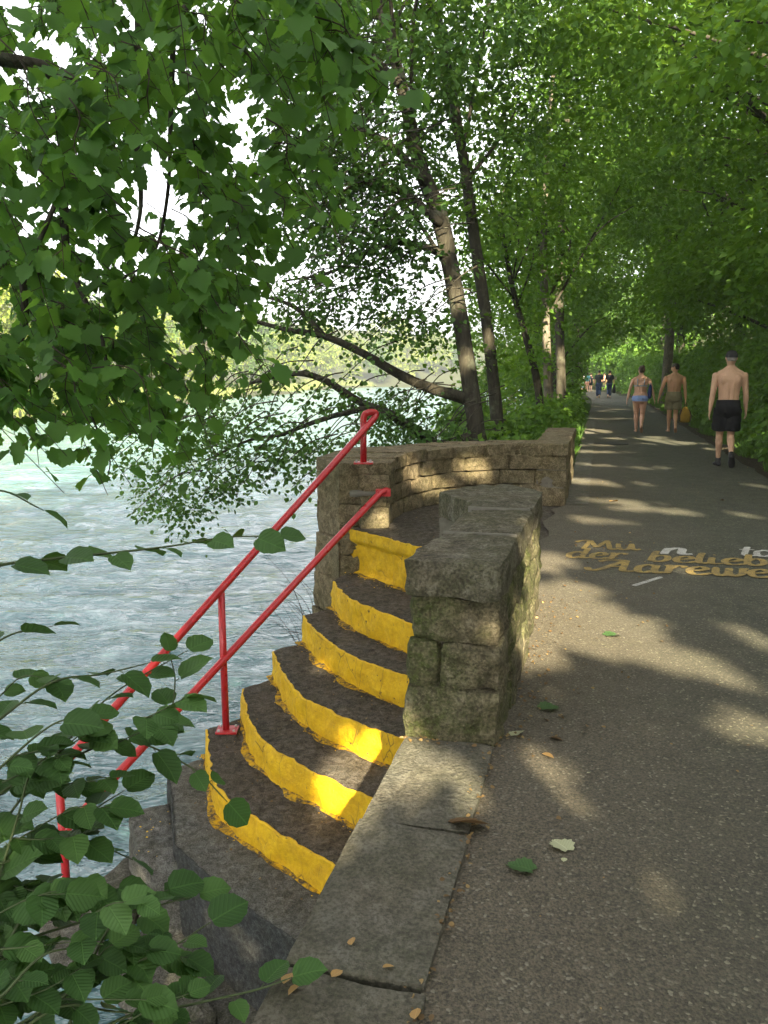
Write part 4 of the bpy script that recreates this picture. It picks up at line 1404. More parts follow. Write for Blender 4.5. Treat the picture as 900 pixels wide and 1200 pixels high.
    def shorts(s, name, mat, parent, xf, voxel, waist=1.04, hem=.36, inf=.018, flare=.03):
        mb = MB()
        loft(mb, *s.tlev(.82, waist, inf))
        for x in (-1, 1): ball(mb, (x * .078, -.055, .905), (.085 + inf, .085 + inf, .09 + inf))
        ball(mb, (0, -.02, .835), (.10, .10, .085))
        r = s.leg_r()
        for sd in 'lr':
            h, k, a, p = s.leg[sd]
            P = [h, h.lerp(k, .5), k] + ([k.lerp(a, .5), a] if hem > .5 else [])
            n = 8; q = []; rr = []
            for i in range(n + 1):
                t = hem * i / n
                P6 = [h, h.lerp(k, .5), k, k.lerp(a, .28), k.lerp(a, .65), a]; ts = [0, .25, .5, .64, .82, 1]
                q.append(Vector([np.interp(t, ts, [v[j] for v in P6]) for j in range(3)]))
                rr.append(float(np.interp(t, ts, r)) + inf + flare * (i / n) + .006 * math.sin(i * 2.1 + (sd == 'l')))
            loft(mb, q, rr, (1, 0, 0), 14)
        return fuse(mb, name, mat, voxel, parent, xf, 3)

    def shirt(s, name, mat, parent, xf, voxel, hem=.93, sleeve=.42, inf=.018):
        mb = MB()
        loft(mb, *s.tlev(hem, 1.50, inf))
        for sd in 'lr':
            sh, el, wr, d, x = s.arm[sd]
            ball(mb, sh, .066)
            s.limb(mb, sh, el, wr, (.055, .052, .045, .045, .04, .034), 0, inf * .7, sleeve)
            loft(mb, [(0, 0, 1.47), (x * .10, 0, 1.475), tuple(sh)], [.06, .062, .062])
        return fuse(mb, name, mat, voxel, parent, xf, 3)

    def cap_hair(s, name, mat, parent, xf, voxel, low=1.66, inf=.009, bun=False, peak=False, nape=1.62):
        mb = MB()
        zs = [(low, .073, .094, -.004), (1.70, .0755, .098, -.004), (1.745, .073, .094, -.008), (1.782, .056, .072, -.012), (1.803, .022, .03, -.014)]
        loft(mb, [(0, y, z) for z, a, b, y in zs], [(a + inf, b + inf) for z, a, b, y in zs])
        if not peak: loft(mb, [(0, -.035, nape), (0, -.035, low + .02)], [(.058, .062), (.078, .075)])
        if bun: ball(mb, (0, -.085, 1.775), (.042, .042, .045)); ball(mb, (.01, -.055, 1.80), (.035, .035, .035))
        if peak: loft(mb, [(-.05, .10, 1.70), (0, .15, 1.695), (.05, .10, 1.70)], [.012, .02, .012], (0, 1, 0))
        R = Matrix.Rotation(s.turn, 4, 'Z')
        mb.v = [R @ v for v in mb.v]
        return fuse(mb, name, mat, voxel, parent, xf, 3)


def stand(label, px, py, height, yaw_deg=0.0, group=None, pos=None):
    p = pos or G(px, py, .004)
    t = thing('person', label, 'person', p, group)
    xf = Matrix.Translation(p) @ Matrix.Rotation(-ANG + rad(yaw_deg), 4, 'Z') @ Matrix.Scale(height / 1.8, 4)
    return t, xf, p


# man in black shorts
t, xf, p = stand('shirtless man in dark cap, black shorts and black shoes walking away', 848, 547, 1.83)
F1 = Figure('m', 1.0, .25, 'l', .12, (.12, -.12, .08), (.15, .10, .08))
F1.body(M['skin'], t, xf, .0075, feet=False)
F1.shorts('shorts', M['black_cloth'], t, xf, .009, 1.045, .40, .024, .045)
F1.cap_hair('cap', M['cap_cloth'], t, xf, .008, 1.69, .012, peak=True)
hb = MB(); loft(hb, [(0, -.035, 1.64), (0, -.035, 1.70)], [(.06, .062), (.077, .075)]); fuse(hb, 'hair', M['hair_grey'], .008, t, xf)
for sd in 'lr':
    mb = MB(); F1.foot(mb, sd, .009); fuse(mb, 'shoe', M['shoe'], .008, t, xf, 2)

# woman in blue bikini
t, xf, p = stand('woman in light blue bikini with dark hair in a bun walking away', 748, 506.5, 1.68, -2)
F2 = Figure('f', 1.2, .24, 'l', .09, (.26, -.06, .05), (.34, -.05, .10), turn=.5)
F2.body(M['skin_rosy'], t, xf, .0075)
mb = MB(); loft(mb, *F2.tlev(.86, .985, .007))
for x in (-1, 1):
    ball(mb, (x * .078, -.055, .905), (.085 * 1.12 + .006, .091, .095))
fuse(mb, 'bikini_bottom', M['blue_bikini'], .009, t, xf, 2)
mb = MB(); loft(mb, *F2.tlev(1.245, 1.285, .010))
for x in (-1, 1):
    loft(mb, [(x * .085, -.125, 1.26), (x * .088, -.125, 1.36), (x * .095, -.085, 1.455), (x * .09, .0, 1.475)], [.012, .012, .012, .012])
    ball(mb, (x * .07, .105, 1.295), (.07, .052, .062))
fuse(mb, 'bikini_top', M['grey_bikini'], .008, t, xf, 1)
F2.cap_hair('hair', M['hair_brown'], t, xf, .008, 1.665, .010, bun=True)
sh, elb, wr, d, x = F2.arm['r']
# blue bag under her right arm
bagp = xf @ (sh.lerp(elb, .9) + Vector((-.06, -.04, -.05)))
tb = thing('swim_bag', 'dark blue bag tucked under the right arm of the woman', 'bag', bagp)
mb = MB(); rows = []
loft(mb, [(0, 0, -.19), (0, 0, -.17), (0, 0, -.02), (.005, 0, .12), (.01, 0, .17)], [(.02, .07), (.045, .11), (.055, .13), (.04, .10), (.012, .05)])
fuse(mb, 'bag_body', M['navy_bag'], .01, tb, Matrix.Translation(bagp) @ Matrix.Rotation(-ANG, 4, 'Z'), 2)
mb = MB(); mb.tube([bagp + q for q in (Vector((0, -.05, .12)), Vector((.0, -.06, .2)), Vector((.0, .05, .22)), Vector((0, .05, .12)))], .008, 6); mb.build('strap', M['navy_bag'], tb, True)

# man in khaki shorts
t, xf, p = stand('shirtless man in khaki shorts carrying a mustard bag, head turned left', 787, 506.5, 1.75, 2)
F3 = Figure('m', 1.1, .21, 'l', .075, (.30, .02, .04), (.16, .02, .05), turn=1.0)
F3.body(M['skin_tan'], t, xf, .0075)
F3.shorts('shorts', M['khaki'], t, xf, .009, 1.06, .36, .026, .035)
F3.cap_hair('hair', M['hair'], t, xf, .008, 1.69, .005, nape=1.64)
for x, k in ((-1, 'l'), (1, 'r')):
    mb = MB(); h, kn, a, _ = F3.leg[k]; c = h.lerp(kn, .55) + Vector((x * .115, -.03, 0))
    loft(mb, [c + Vector((0, 0, -.08)), c + Vector((0, 0, .07))], [(.02, .06), (.02, .06)])
    fuse(mb, 'cargo_pocket', M['khaki'], .009, t, xf, 2)
sh, elb, wr, d, x = F3.arm['r']
hp = xf @ (wr + d * .10)
tb = thing('carry_bag', 'mustard yellow bag with brown sides hanging from the hand of the man in khaki shorts', 'bag', hp)
bx = Matrix.Translation(hp + Vector((0, 0, -.31))) @ Matrix.Rotation(-ANG + .3, 4, 'Z')
mb = MB(); loft(mb, [(0, 0, -.20), (0, 0, -.17), (0, 0, -.02), (0, 0, .12), (0, 0, .20)], [(.09, .05), (.145, .08), (.15, .085), (.10, .06), (.035, .03)])
fuse(mb, 'bag_body', M['mustard'], .01, tb, bx, 3)
for x in (-1, 1):
    mb = MB(); loft(mb, [(x * .135, 0, -.17), (x * .15, 0, -.02), (x * .10, 0, .13)], [(.02, .06), (.02, .065), (.018, .045)])
    fuse(mb, 'side_panel', M['brown_trim'], .01, tb, bx, 2)
mb = MB().tube([bx @ Vector(q) for q in ((-.03, 0, .18), (-.03, 0, .27), (0, 0, .325), (.03, 0, .27), (.03, 0, .18))], .010, 6); mb.build('handle', M['brown_trim'], tb, True)

# the people far up the path
def walker(label, px, py, h, sex, skin, top, bottom, hem, sleeve=.4, hair='hair', dress=False, front='l', wide=1.0, shirtless=False, thm=.93, **kw):
    t, xf, p = stand(label, px, py, h, 0, 'people far up the path')
    f = Figure(sex, wide, .2, front, .08, (.16, -.08, .08), (.18, .1, .08))
    f.body(M[skin], t, xf, .016, feet=True)
    if not shirtless: f.shirt('dress' if dress else 'shirt', M[top], t, xf, .016, thm, sleeve, .022)
    f.shorts('trousers' if hem > .7 else 'shorts', M[bottom], t, xf, .016, 1.03, hem, .02, .02)
    f.cap_hair('hair', M[hair], t, xf, .014, 1.66, .012)
    return t, xf, f


t, xf, f = walker('distant walker in charcoal shirt and dark blue jeans, left one of the dark clad pair', 701, 466.5, 1.80, 'm', 'skin_tan', 'charcoal', 'jeans', .93)
t, xf, f = walker('distant walker in black shirt and jeans beside the one in charcoal, carrying a dark coat', 713.5, 466, 1.78, 'm', 'skin_tan', 'black_cloth', 'jeans', .93, front='r')
hp = xf @ (f.arm['r'][2] + Vector((0.02, 0, -.05)))
mb = MB(); loft(mb, [(0, 0, -.55), (0, 0, -.5), (0, 0, -.2), (0, 0, .05)], [(.05, .04), (.12, .07), (.10, .06), (.05, .04)])
tag(fuse(mb, 'coat', M['black_cloth'], .018, None, Matrix.Translation(hp), 2), 'dark coat hanging from the arm of the distant walker in black', 'coat')
walker('distant person in teal top and pale shorts in the bright group', 687.5, 459.5, 1.72, 'm', 'skin_tan', 'teal_cloth', 'peach_cloth', .34)
walker('distant woman in dark red dress in the bright group', 691.8, 459, 1.66, 'f', 'skin_rosy', 'black_cloth', 'black_cloth', .34, hair='hair_brown')
walker('distant person in white shirt and light jeans in the bright group', 681.3, 457.5, 1.68, 'f', 'skin_rosy', 'white_cloth', 'jeans', .93, hair='hair_brown')
walker('distant shirtless man at the left end of the bright group', 675.5, 456.5, 1.76, 'm', 'skin_tan', 'peach_cloth', 'jeans', .36, shirtless=True)
walker('distant person in peach top behind the two dark clad walkers', 707.5, 457.8, 1.70, 'f', 'skin_rosy', 'peach_cloth', 'charcoal', .9)

# ------------------------------------------------------------------ trees that lean over the river
def P(px, py, y): return at(px, py, y)


Y1 = 13.0
t1 = tree('riverside_tree', 'leaning tree behind the curved wall with long bare limbs low over the river', P(560, 508, Y1),
     [P(568, 560, Y1), P(558, 505, Y1), P(541, 385, Y1), P(517, 262, Y1 + .1), P(491, 190, Y1 + .2), P(467, 85, Y1 + .4), P(440, -10, Y1 + .6), P(405, -160, Y1 + .8)],
     [.17, .145, .13, .14, .115, .09, .07, .045],
     [(P(430, 40, 12.5), (2.6, 2.6, 1.7)), (P(500, 70, 14), (2.4, 2.4, 2.2)), (P(400, 235, 12.5), (1.6, 1.6, 1.0)), (P(500, -180, 13), (3.6, 3.6, 2.6)), (P(470, 300, 13.5), (1.2, 1.4, .7))],
     230, 80, .115, 'beech_leaf', 'bark', limbs=4, seed=21, spr=(.45, .9),
     extra_limbs=[([P(548, 468, Y1), P(505, 455, 12.8), P(470, 440, 12.6), P(425, 414, 12.4), P(380, 394, 12.2), P(335, 386, 12), P(290, 374, 11.8)], .10, .025),
                  ([P(556, 512, Y1), P(515, 522, 12.9), P(492, 508, 12.8), P(460, 487, 12.6), P(420, 470, 12.4), P(385, 448, 12.2), P(355, 438, 12.0), P(318, 442, 11.8), P(285, 452, 11.6)], .105, .022),
                  ([P(470, 494, 12.6), P(440, 480, 12.4), P(412, 482, 12.2), P(370, 494, 12.0), P(330, 509, 11.8), P(292, 516, 11.6), P(240, 540, 11.4)], 0.062, .014),
                  ([P(524, 300, Y1), P(480, 285, 12.8), P(440, 290, 12.6), P(390, 318, 12.4), P(330, 330, 12.2)], .06, .014),
                  ([P(517, 262, Y1), P(470, 225, 12.8), P(420, 215, 12.5), P(360, 200, 12.2)], .08, .02),
                  ([P(500, 215, Y1), P(450, 165, 12.8), P(395, 150, 12.5), P(340, 165, 12.2)], .07, .02),
                  ([P(470, 100, Y1), P(430, 60, 12.8), P(395, 10, 12.5), P(350, 0, 12.3)], .07, .02),
                  ([P(380, 394, 12.2), P(345, 360, 12.2), P(300, 345, 12.2)], .05, .015)])
# hanging sprays of small leaves on those limbs
rng = np.random.default_rng(33)
cen = []
def inpoly(x, y, poly):
    c = False; n = len(poly)
    for i in range(n):
        x0, y0 = poly[i]; x1, y1 = poly[(i + 1) % n]
        if (y0 > y) != (y1 > y) and x < (x1 - x0) * (y - y0) / (y1 - y0) + x0: c = not c
    return c
def fill(poly, n, y0, y1, r=rng):
    out = []
    xs = [p[0] for p in poly]; ys = [p[1] for p in poly]
    while len(out) < n:
        x, y = r.uniform(min(xs), max(xs)), r.uniform(min(ys), max(ys))
        if inpoly(x, y, poly): out.append(tuple(at(x, y, r.uniform(y0, y1))))
    return out
cen += fill([(120, 520), (215, 478), (300, 500), (395, 520), (372, 560), (300, 575), (245, 610), (165, 590)], 62, 11.0, 12.6)
cen += fill([(210, 470), (330, 420), (420, 440), (440, 500), (380, 530), (240, 520)], 34, 11.2, 12.8)
cen += fill([(300, 330), (430, 300), (520, 350), (530, 400), (420, 405), (330, 385)], 60, 11.6, 13.2)
cen += fill([(300, 20), (420, 0), (460, 160), (330, 170)], 60, 11.8, 13.2)
cen += fill([(440, 450), (530, 470), (560, 520), (470, 530), (425, 510)], 46, 12.0, 13.6)
cen += fill([(320, 160), (470, 180), (500, 300), (330, 300)], 125, 11.8, 13.2)
cen = np.array(cen); m = len(cen)
C, D, N, S, idx = sprays(rng, cen, rng.uniform(.28, .55, m), 42, .076, .55, .22)
k = carve(C)
leaf_cloud('crown', C[k], D[k], N[k], S[k], M['beech_leaf'], 'oval', t1, np.clip(rng.normal(.5, .17, m)[idx][k] + rng.normal(0, .15, k.sum()), 0, 1))
tw = MB()
for i in range(0, m, 2):
    c = Vector(cen[i]); a = c + Vector((rng.uniform(.3, 1.0), rng.uniform(-.2, .3), rng.uniform(.2, .7)))
    tw.tube(curve_pts([a, a.lerp(c, .5) + Vector((0, 0, .12)), c, c + Vector((-.3, 0, -.25))], 4), list(np.linspace(.012, .004, 13)), 5)
tw.build('twig', M['bark'], t1, True)

Y2 = 14.6
tree('riverside_tree', 'slender dark tree standing just behind the leaning riverside tree', P(582, 505, Y2),
     [P(590, 560, Y2), P(584, 505, Y2), P(572, 390, Y2), P(556, 280, Y2), P(545, 200, Y2), P(524, 80, Y2), P(503, -5, Y2), P(480, -150, Y2)],
     [.14, .12, .105, .10, .092, .08, .07, .05],
     [(P(560, 30, 15), (2.6, 2.6, 2.4)), (P(600, 190, 15.5), (1.8, 2, 1.6)), (P(545, 400, 15), (.7, .9, .8)), (P(520, -180, 15), (3.6, 3.6, 2.6))],
     230, 85, .12, 'canopy_leaf', 'bark', limbs=3, seed=22, spr=(.5, 1.0),
     extra_limbs=[([P(530, 120, Y2), P(505, 60, 14.3), P(470, 30, 14), P(430, 20, 13.8)], .05, .015), ([P(548, 210, Y2), P(580, 170, 14.8), P(610, 120, 15)], .04, .012)])
tree('slim_tree', 'pale barked slim tree at the left path edge beyond the curved wall', P(643, 478, 19),
     [P(646, 500, 19), P(643, 470, 19), P(640, 390, 19), P(637, 300, 19), P(640, 200, 19), P(650, 60, 19)], [.12, .11, .095, .085, .07, .04],
     [(P(640, 130, 19), (2.4, 2.6, 2.6)), (P(620, 320, 19.5), (1.5, 1.5, 1.3)), (P(680, 230, 20), (1.8, 2, 1.8))], 130, 80, .13, 'canopy_leaf', 'pale_bark', limbs=4, seed=23)
tree('slim_tree', 'dark slim tree close behind the pale barked one', P(657, 474, 23),
     [P(658, 490, 23), P(657, 420, 23), P(655, 330, 23), P(662, 200, 23), P(668, 60, 23)], [.15, .13, .12, .10, .05],
     [(P(670, 190, 23), (2.6, 2.6, 3.0)), (P(625, 380, 24), (1.6, 1.8, 1.5)), (P(690, 60, 23), (3, 3, 3))], 130, 85, .15, 'canopy_leaf', 'bark', limbs=3, seed=24)
tree('slim_tree', 'thin crooked tree leaning left among the bushes behind the curved wall', P(632, 480, 18),
     [P(636, 500, 18), P(628, 440, 18), P(612, 380, 18), P(600, 335, 18), P(585, 250, 18)], [.09, .085, .07, .06, .03],
     [(P(590, 260, 18), (1.6, 1.8, 1.4)), (P(600, 390, 18.5), (1.2, 1.2, .9))], 60, 70, .12, 'bright_leaf', 'bark', limbs=9, seed=25, spr=(.45, .8))
lab = ['tall tree rising on the river bank left of the path, third trunk back', 'far bank-side tree left of the path above the bright walkers', 'bushy tree on the river bank farther up the path', 'tree far up the left side of the path over the distant walkers']
for i, (u, v, h) in enumerate([(-1.6, 30, 11), (-1.3, 42, 13), (-2.8, 36, 10), (-1.5, 62, 15)]):
    b = W(u, v, -.4)
    tree('bank_tree', lab[i], b, [b, b + Vector((.1, 0, h * .4)), b + Vector((-.2, .2, h * .8))], [.2, .16, .07],
         [(b + Vector((0, 0, h * .65)), (3.2, 3.2, h * .28)), (b + Vector((.4, -.4, h * .36)), (2.4, 2.2, h * .16)), (b + Vector((.2, .6, h * .18)), (1.7, 1.8, h * .13))],
         150, 80, .17 if v < 50 else .22, 'canopy_leaf', 'bark', 'trees along the left side of the path', 8, 40 + i)

# ------------------------------------------------------------------ trees over the right side of the path
RT = [  # u, v, trunk radius, height, blobs (u, v, z, ru, rz), leaves, material, label
    (4.9, 7.6, .2, 11, [(3.7, 8.6, 4.2, 1.7, 1.2), (4.4, 8.2, 6.6, 2.4, 1.9), (2.6, 10.0, 5.4, 1.6, 1.0)], 190, 95, .135, 'bright_leaf', 'tree with bright low branches reaching over the right edge of the path'),
    (5.0, 12.6, .22, 13, [(3.9, 13.2, 3.7, 1.6, 1.2), (4.2, 13, 6.6, 2.4, 1.8), (1.6, 13.5, 7.2, 2.3, 1.4), (4.5, 13, 9.5, 3, 2), (3.4, 12.4, 3.7, 1.4, .9), (3.2, 15, 4.0, 1.4, .9)], 330, 95, .135, 'canopy_leaf', 'broad tree whose layered boughs hang above the man in black shorts'),
    (4.9, 18.5, .24, 15, [(3.9, 18.5, 4.2, 1.7, 1.5), (3.6, 18.5, 8, 2.8, 2.2), (.8, 19, 8.8, 2.4, 1.6), (4.5, 18, 11.5, 3.2, 2.4), (3.0, 20, 4.1, 1.6, 1.1)], 300, 95, .15, 'canopy_leaf', 'dense tree arching over the path behind the walking couple'),
    (5.2, 26, .26, 17, [(3.8, 25.5, 4.8, 1.9, 1.8), (3.4, 26, 9, 3.2, 2.8), (.6, 27, 9.5, 2.4, 2), (4.5, 26, 14, 3.8, 3), (3.0, 26, 4.6, 1.9, 1.5)], 280, 95, .17, 'canopy_leaf', 'high crowned tree over the middle stretch of the path'),
    (2.95, 39, .23, 14, [(3.2, 38.5, 5.2, 2.2, 1.6), (3.2, 39, 7.5, 2.5, 2.2), (2.0, 40, 10, 3.2, 2.6)], 190, 85, .2, 'canopy_leaf', 'tree with bare pale trunk at the right path edge behind the couple'),
    (5.5, 36, .28, 18, [(4.4, 35, 5, 2, 2.4), (3.0, 33, 5.0, 2, 1.5), (3.6, 36, 10.5, 3.6, 3.2)], 150, 90, .19, 'canopy_leaf', 'tall tree on the slope to the right of the bare pale trunk'),
    (4.6, 52, .28, 18, [(3.8, 51, 5, 2.2, 2.6), (2.6, 52, 11.5, 4.2, 4)], 150, 85, .24, 'canopy_leaf', 'tall tree at the far right bend above the dark clad walkers'),
    (9.5, 15, .3, 18, [(8.5, 15, 8, 3, 3), (8.5, 15, 13, 3.4, 3)], 150, 90, .17, 'bright_leaf', 'sunlit yellowish tree higher on the slope behind the layered boughs'),
    (7.4, 13.5, .2, 10, [(6.4, 13.5, 4.4, 1.9, 1.6), (6.8, 14, 7.5, 2.2, 2)], 170, 90, .13, 'bright_leaf', 'young tree on the slope at the right picture edge'),
    (7.2, 21, .2, 11, [(6.0, 21, 4.6, 2.0, 2.0), (6.4, 21, 8, 2.4, 2.2)], 170, 90, .15, 'canopy_leaf', 'young tree on the slope above the walking couple'),
    (7.2, 31, .22, 13, [(6.2, 31, 5.5, 2.4, 2.6), (6.4, 31, 10, 2.8, 2.6)], 170, 85, .18, 'canopy_leaf', 'young tree on the slope short of the bare pale trunk'),
    (13, 22, .3, 18, [(12, 22, 10, 4, 4.5)], 150, 90, .24, 'canopy_leaf', 'dark tree at the top of the slope above the right picture edge'),
    (12.5, 34, .3, 20, [(11.5, 34, 11, 4.5, 6)], 170, 90, .28, 'canopy_leaf', 'tree at the top of the slope behind the young trees'),
    (11, 48, .3, 22, [(9.5, 48, 10, 4.8, 7)], 170, 90, .32, 'canopy_leaf', 'tall tree at the top of the slope beyond the bare pale trunk'),
    (9.5, 25, .3, 20, [(8.2, 25, 9, 3.4, 4), (8.5, 25, 15, 4, 3.6)], 150, 90, .2, 'bright_leaf', 'tall tree on the upper slope with yellow light in its crown'),
]
for i, (u, v, r, h, bl, ns, nl, sz, mt, lb) in enumerate(RT):
    g = W(u, v); b = Vector((g.x, g.y, ground_z(g.x, g.y) - .1))
    tree('pathside_tree', lb, b, [b, b + Vector((.05, .1, h * .3)), b + W(-.4, .1, h * .6), b + W(-.7, .2, h * .85)], [r, r * .85, r * .6, r * .25],
         [(W(a, c, z), (ru, ru * 1.15, rz)) for a, c, z, ru, rz in bl], ns, nl, sz, M and mt, 'pale_bark' if i == 4 else 'bark', 'trees along the right side of the path', 16, 60 + i)

# trees closing the view at the far end of the path
for i, (u, v, h) in enumerate([(-3.5, 84, 14), (1.5, 104, 15), (5.5, 78, 16), (-.5, 120, 17), (8, 96, 18), (-7, 104, 15)]):
    b = W(u, v, 0)
    tree('far_tree', ['far tree closing the view left of the path end', 'low branched far tree in the middle of the path end', 'far tree on the right shoulder of the path end', 'tallest far tree straight behind the path end',
                      'far tree high on the slope beyond the path end', 'far tree by the river beyond the path end'][i], b, [b - Vector((0, 0, 1)), b + Vector((0, 0, h * .4)), b + Vector((.3, 0, h * .8))], [.3, .24, .1],
         [(b + Vector((0, 0, h * .6)), (4.5, 4.5, h * .35)), (b + Vector((0, -.5, h * .2)), (3.8, 3.5, h * .18))], 110, 80, .34, 'canopy_leaf', 'bark', 'trees at the far end of the path', 6, 90 + i, spr=(1.0, 1.8))

# ------------------------------------------------------------------ unseen trees added behind and above the viewer to screen off the sun
SH = [(x_, -6.5 - .25 * abs(x_), 5.7, 2.5, 3.5) for x_ in (-6.5, -3.0, .4, 3.8, 7.2, 10.8)] + [(x_, -9.5 - .2 * abs(x_), 11.5, 2.7, 3.3) for x_ in (-8.0, -4.6, -1.2, 2.2, 5.6, 9.2)] + \
     [(x_, -12.5, 16.0, 3.0, 3.2) for x_ in (-6.2, -2.2, 1.8, 5.8, 9.8)] + [(13.0, -4.0, 8.0, 2.8, 4.0)] + [(x_, -12.0, 21.0, 3.0, 3.4) for x_ in (-5.0, -.8, 3.6, 8.0)]
for i, (x, y, z, r, rz) in enumerate(SH):
    rng = np.random.default_rng(300 + i)
    u, v = UV(x, y)
    bx, by = (x + 1.5, y - .5) if u > 1.2 else (x - 1.2, y - 1.0)
    uu, vv = UV(bx, by)
    if -1.6 < uu < 3.4:
        q = W(3.8 if uu > .6 else -1.7, vv); bx, by = q.x, q.y
    b = Vector((bx, by, ground_z(bx, by) - .1))
    t = thing('added_shade_tree', 'unseen leafy tree added behind the viewer to shade the steps and path', 'tree', b, 'unseen trees added behind the viewer for shade')
    MB().tube(curve_pts([b, b.lerp(Vector((x, y, z)), .5) + Vector((.3, 0, .6)), (x, y, z + 1)], 6), list(np.linspace(.26, .08, 13)), 10, bump=.1, seed=i).build('trunk', M['bark'], t, True)
    n = int(5200 * (.8 if x < -1.5 else .5 if x > 6 else 1) * (.4 if z > 20 else .75 if z > 15 else 1))
    d = unit(rng.normal(0, 1, (n, 3))) * (rng.uniform(0, 1, n) ** .36)[:, None]
    C = np.array([[x, y, z]]) + d * np.array([[r, r * .8, rz]])
    D = rng.normal(0, 1, (n, 3)); D[:, 2] *= .3
    N = np.stack([rng.normal(0, .45, n), rng.normal(0, .45, n), np.ones(n)], 1)
    S = rng.uniform(.24, .42, n)
    k = carve(C + unit(D) * (S * .45)[:, None], pad=.13)
    leaf_cloud('crown', C[k], D[k], N[k], S[k], M['canopy_leaf'], 'diamond', t)

# ------------------------------------------------------------------ near maple at upper left
mt = thing('maple_tree', 'near maple with large dark lobed leaves hanging from the upper left', 'tree', (-4.3, 2.6, -2.2))
MB().tube(curve_pts([(-4.3, 2.6, -2.4), (-4.2, 2.8, 0), (-4.0, 3.2, 2.6), (-3.7, 3.7, 4.6), (-3.3, 4.2, 6.5)], 6), list(np.linspace(.24, .10, 25)), 12, bump=.1, seed=4).build('trunk', M['bark'], mt, True)
rng = np.random.default_rng(77)
REG = [(-60, -60), (300, -60), (440, -40), (425, 100), (380, 170), (392, 250), (345, 290), (310, 330), (300, 400), (285, 440), (235, 480), (175, 500), (140, 520), (95, 500), (60, 460), (0, 500), (-60, 540)]
cen = np.array(fill(REG, 330, 3.7, 7.4, rng))
# the crown is loose in places, where the sky comes through
_keep = []
for _c in cen:
    _h = (_c[0] / _c[1], (_c[2] - CAM_H) / _c[1])
    _v = noise.noise(Vector((_h[0] * 12, _h[1] * 12, 5.4))) + .5 * noise.noise(Vector((_h[0] * 26, _h[1] * 26, 7.1)))
    _keep.append(_v > (-.38 if _h[1] > .16 else -.55))
cen = cen[np.array(_keep)]
m = len(cen)
twig = MB(); lc = []; ld = []; ln = []; ls = []
for i in range(m):
    c = Vector(cen[i])
    root = c + Vector((rng.uniform(-.28, -.02), rng.uniform(-.1, .15), rng.uniform(.10, .34)))
    tip = c + Vector((rng.uniform(.0, .35), rng.uniform(-.2, .2), rng.uniform(-.45, -.15)))
    q = curve_pts([root, root.lerp(c, .55) + Vector((.03, 0, .06)), c, tip], 4)
    twig.tube(q, list(np.linspace(.0045, .0018, len(q))), 5)
    nl = int(rng.integers(13, 21))
    for j in range(nl):
        p = q[int(len(q) * (.25 + .75 * j / nl)) - 1]
        a = rng.uniform(0, 2 * math.pi)
        dd = Vector((math.cos(a), math.sin(a), rng.uniform(-1.0, .1))).normalized()
        pet = p + dd * rng.uniform(.05, .10)
        lc.append(tuple(pet)); ld.append(tuple(dd + Vector((rng.normal(0, .2), rng.normal(0, .2), -.55)))); ln.append((rng.normal(0, .45) + dd.x * .4, rng.normal(-.25, .45) + dd.y * .4, 1.0)); ls.append(rng.uniform(.065, .125))
        twig.tube([p, pet], .0018, 4, False)
lc, ld, ln, ls = map(np.array, (lc, ld, ln, ls))
k = carve(lc, pad=.02)
twig.build('twig', M['twig'], mt, True)
leaf_cloud('crown', lc[k], ld[k], ln[k], ls[k], M['maple_leaf'], 'maple', mt)
# boughs of the maple that cross the picture
for pts, ra, rb in [([(-3.9, 3.4, 3.2), P(-40, 60, 4.6), P(62, 90, 4.8), P(75, 190, 4.9), P(80, 300, 4.9), P(120, 400, 4.8), P(125, 470, 4.7)], .045, .006),
                    ([(-3.6, 3.9, 5.2), P(120, -60, 5.2), P(150, 90, 5.3), P(158, 150, 5.3), P(165, 240, 5.3), P(150, 310, 5.2)], .04, .008),
                    ([(-3.5, 4.0, 5.6), P(180, -70, 5.4), P(203, 30, 5.4), P(218, 60, 5.4), P(214, 85, 5.3)], .03, .010),
                    ([P(203, 30, 5.4), P(200, 140, 5.5), P(196, 230, 5.5), P(178, 300, 5.4), P(130, 335, 5.3)], .02, .006),
                    ([(-3.9, 3.4, 2.8), P(-30, 400, 4.2), P(30, 310, 4.4), P(60, 250, 4.6), P(75, 205, 4.8)], .03, .008),
                    ([P(80, 420, 4.6), P(108, 490, 4.5), P(128, 535, 4.4), P(126, 560, 4.4)], .008, .003)]:
    q = curve_pts(pts, 6); MB().tube(q, list(np.linspace(ra, rb, len(q))), 7, bump=.12, seed=5).build('limb', M['bark'], mt, True)

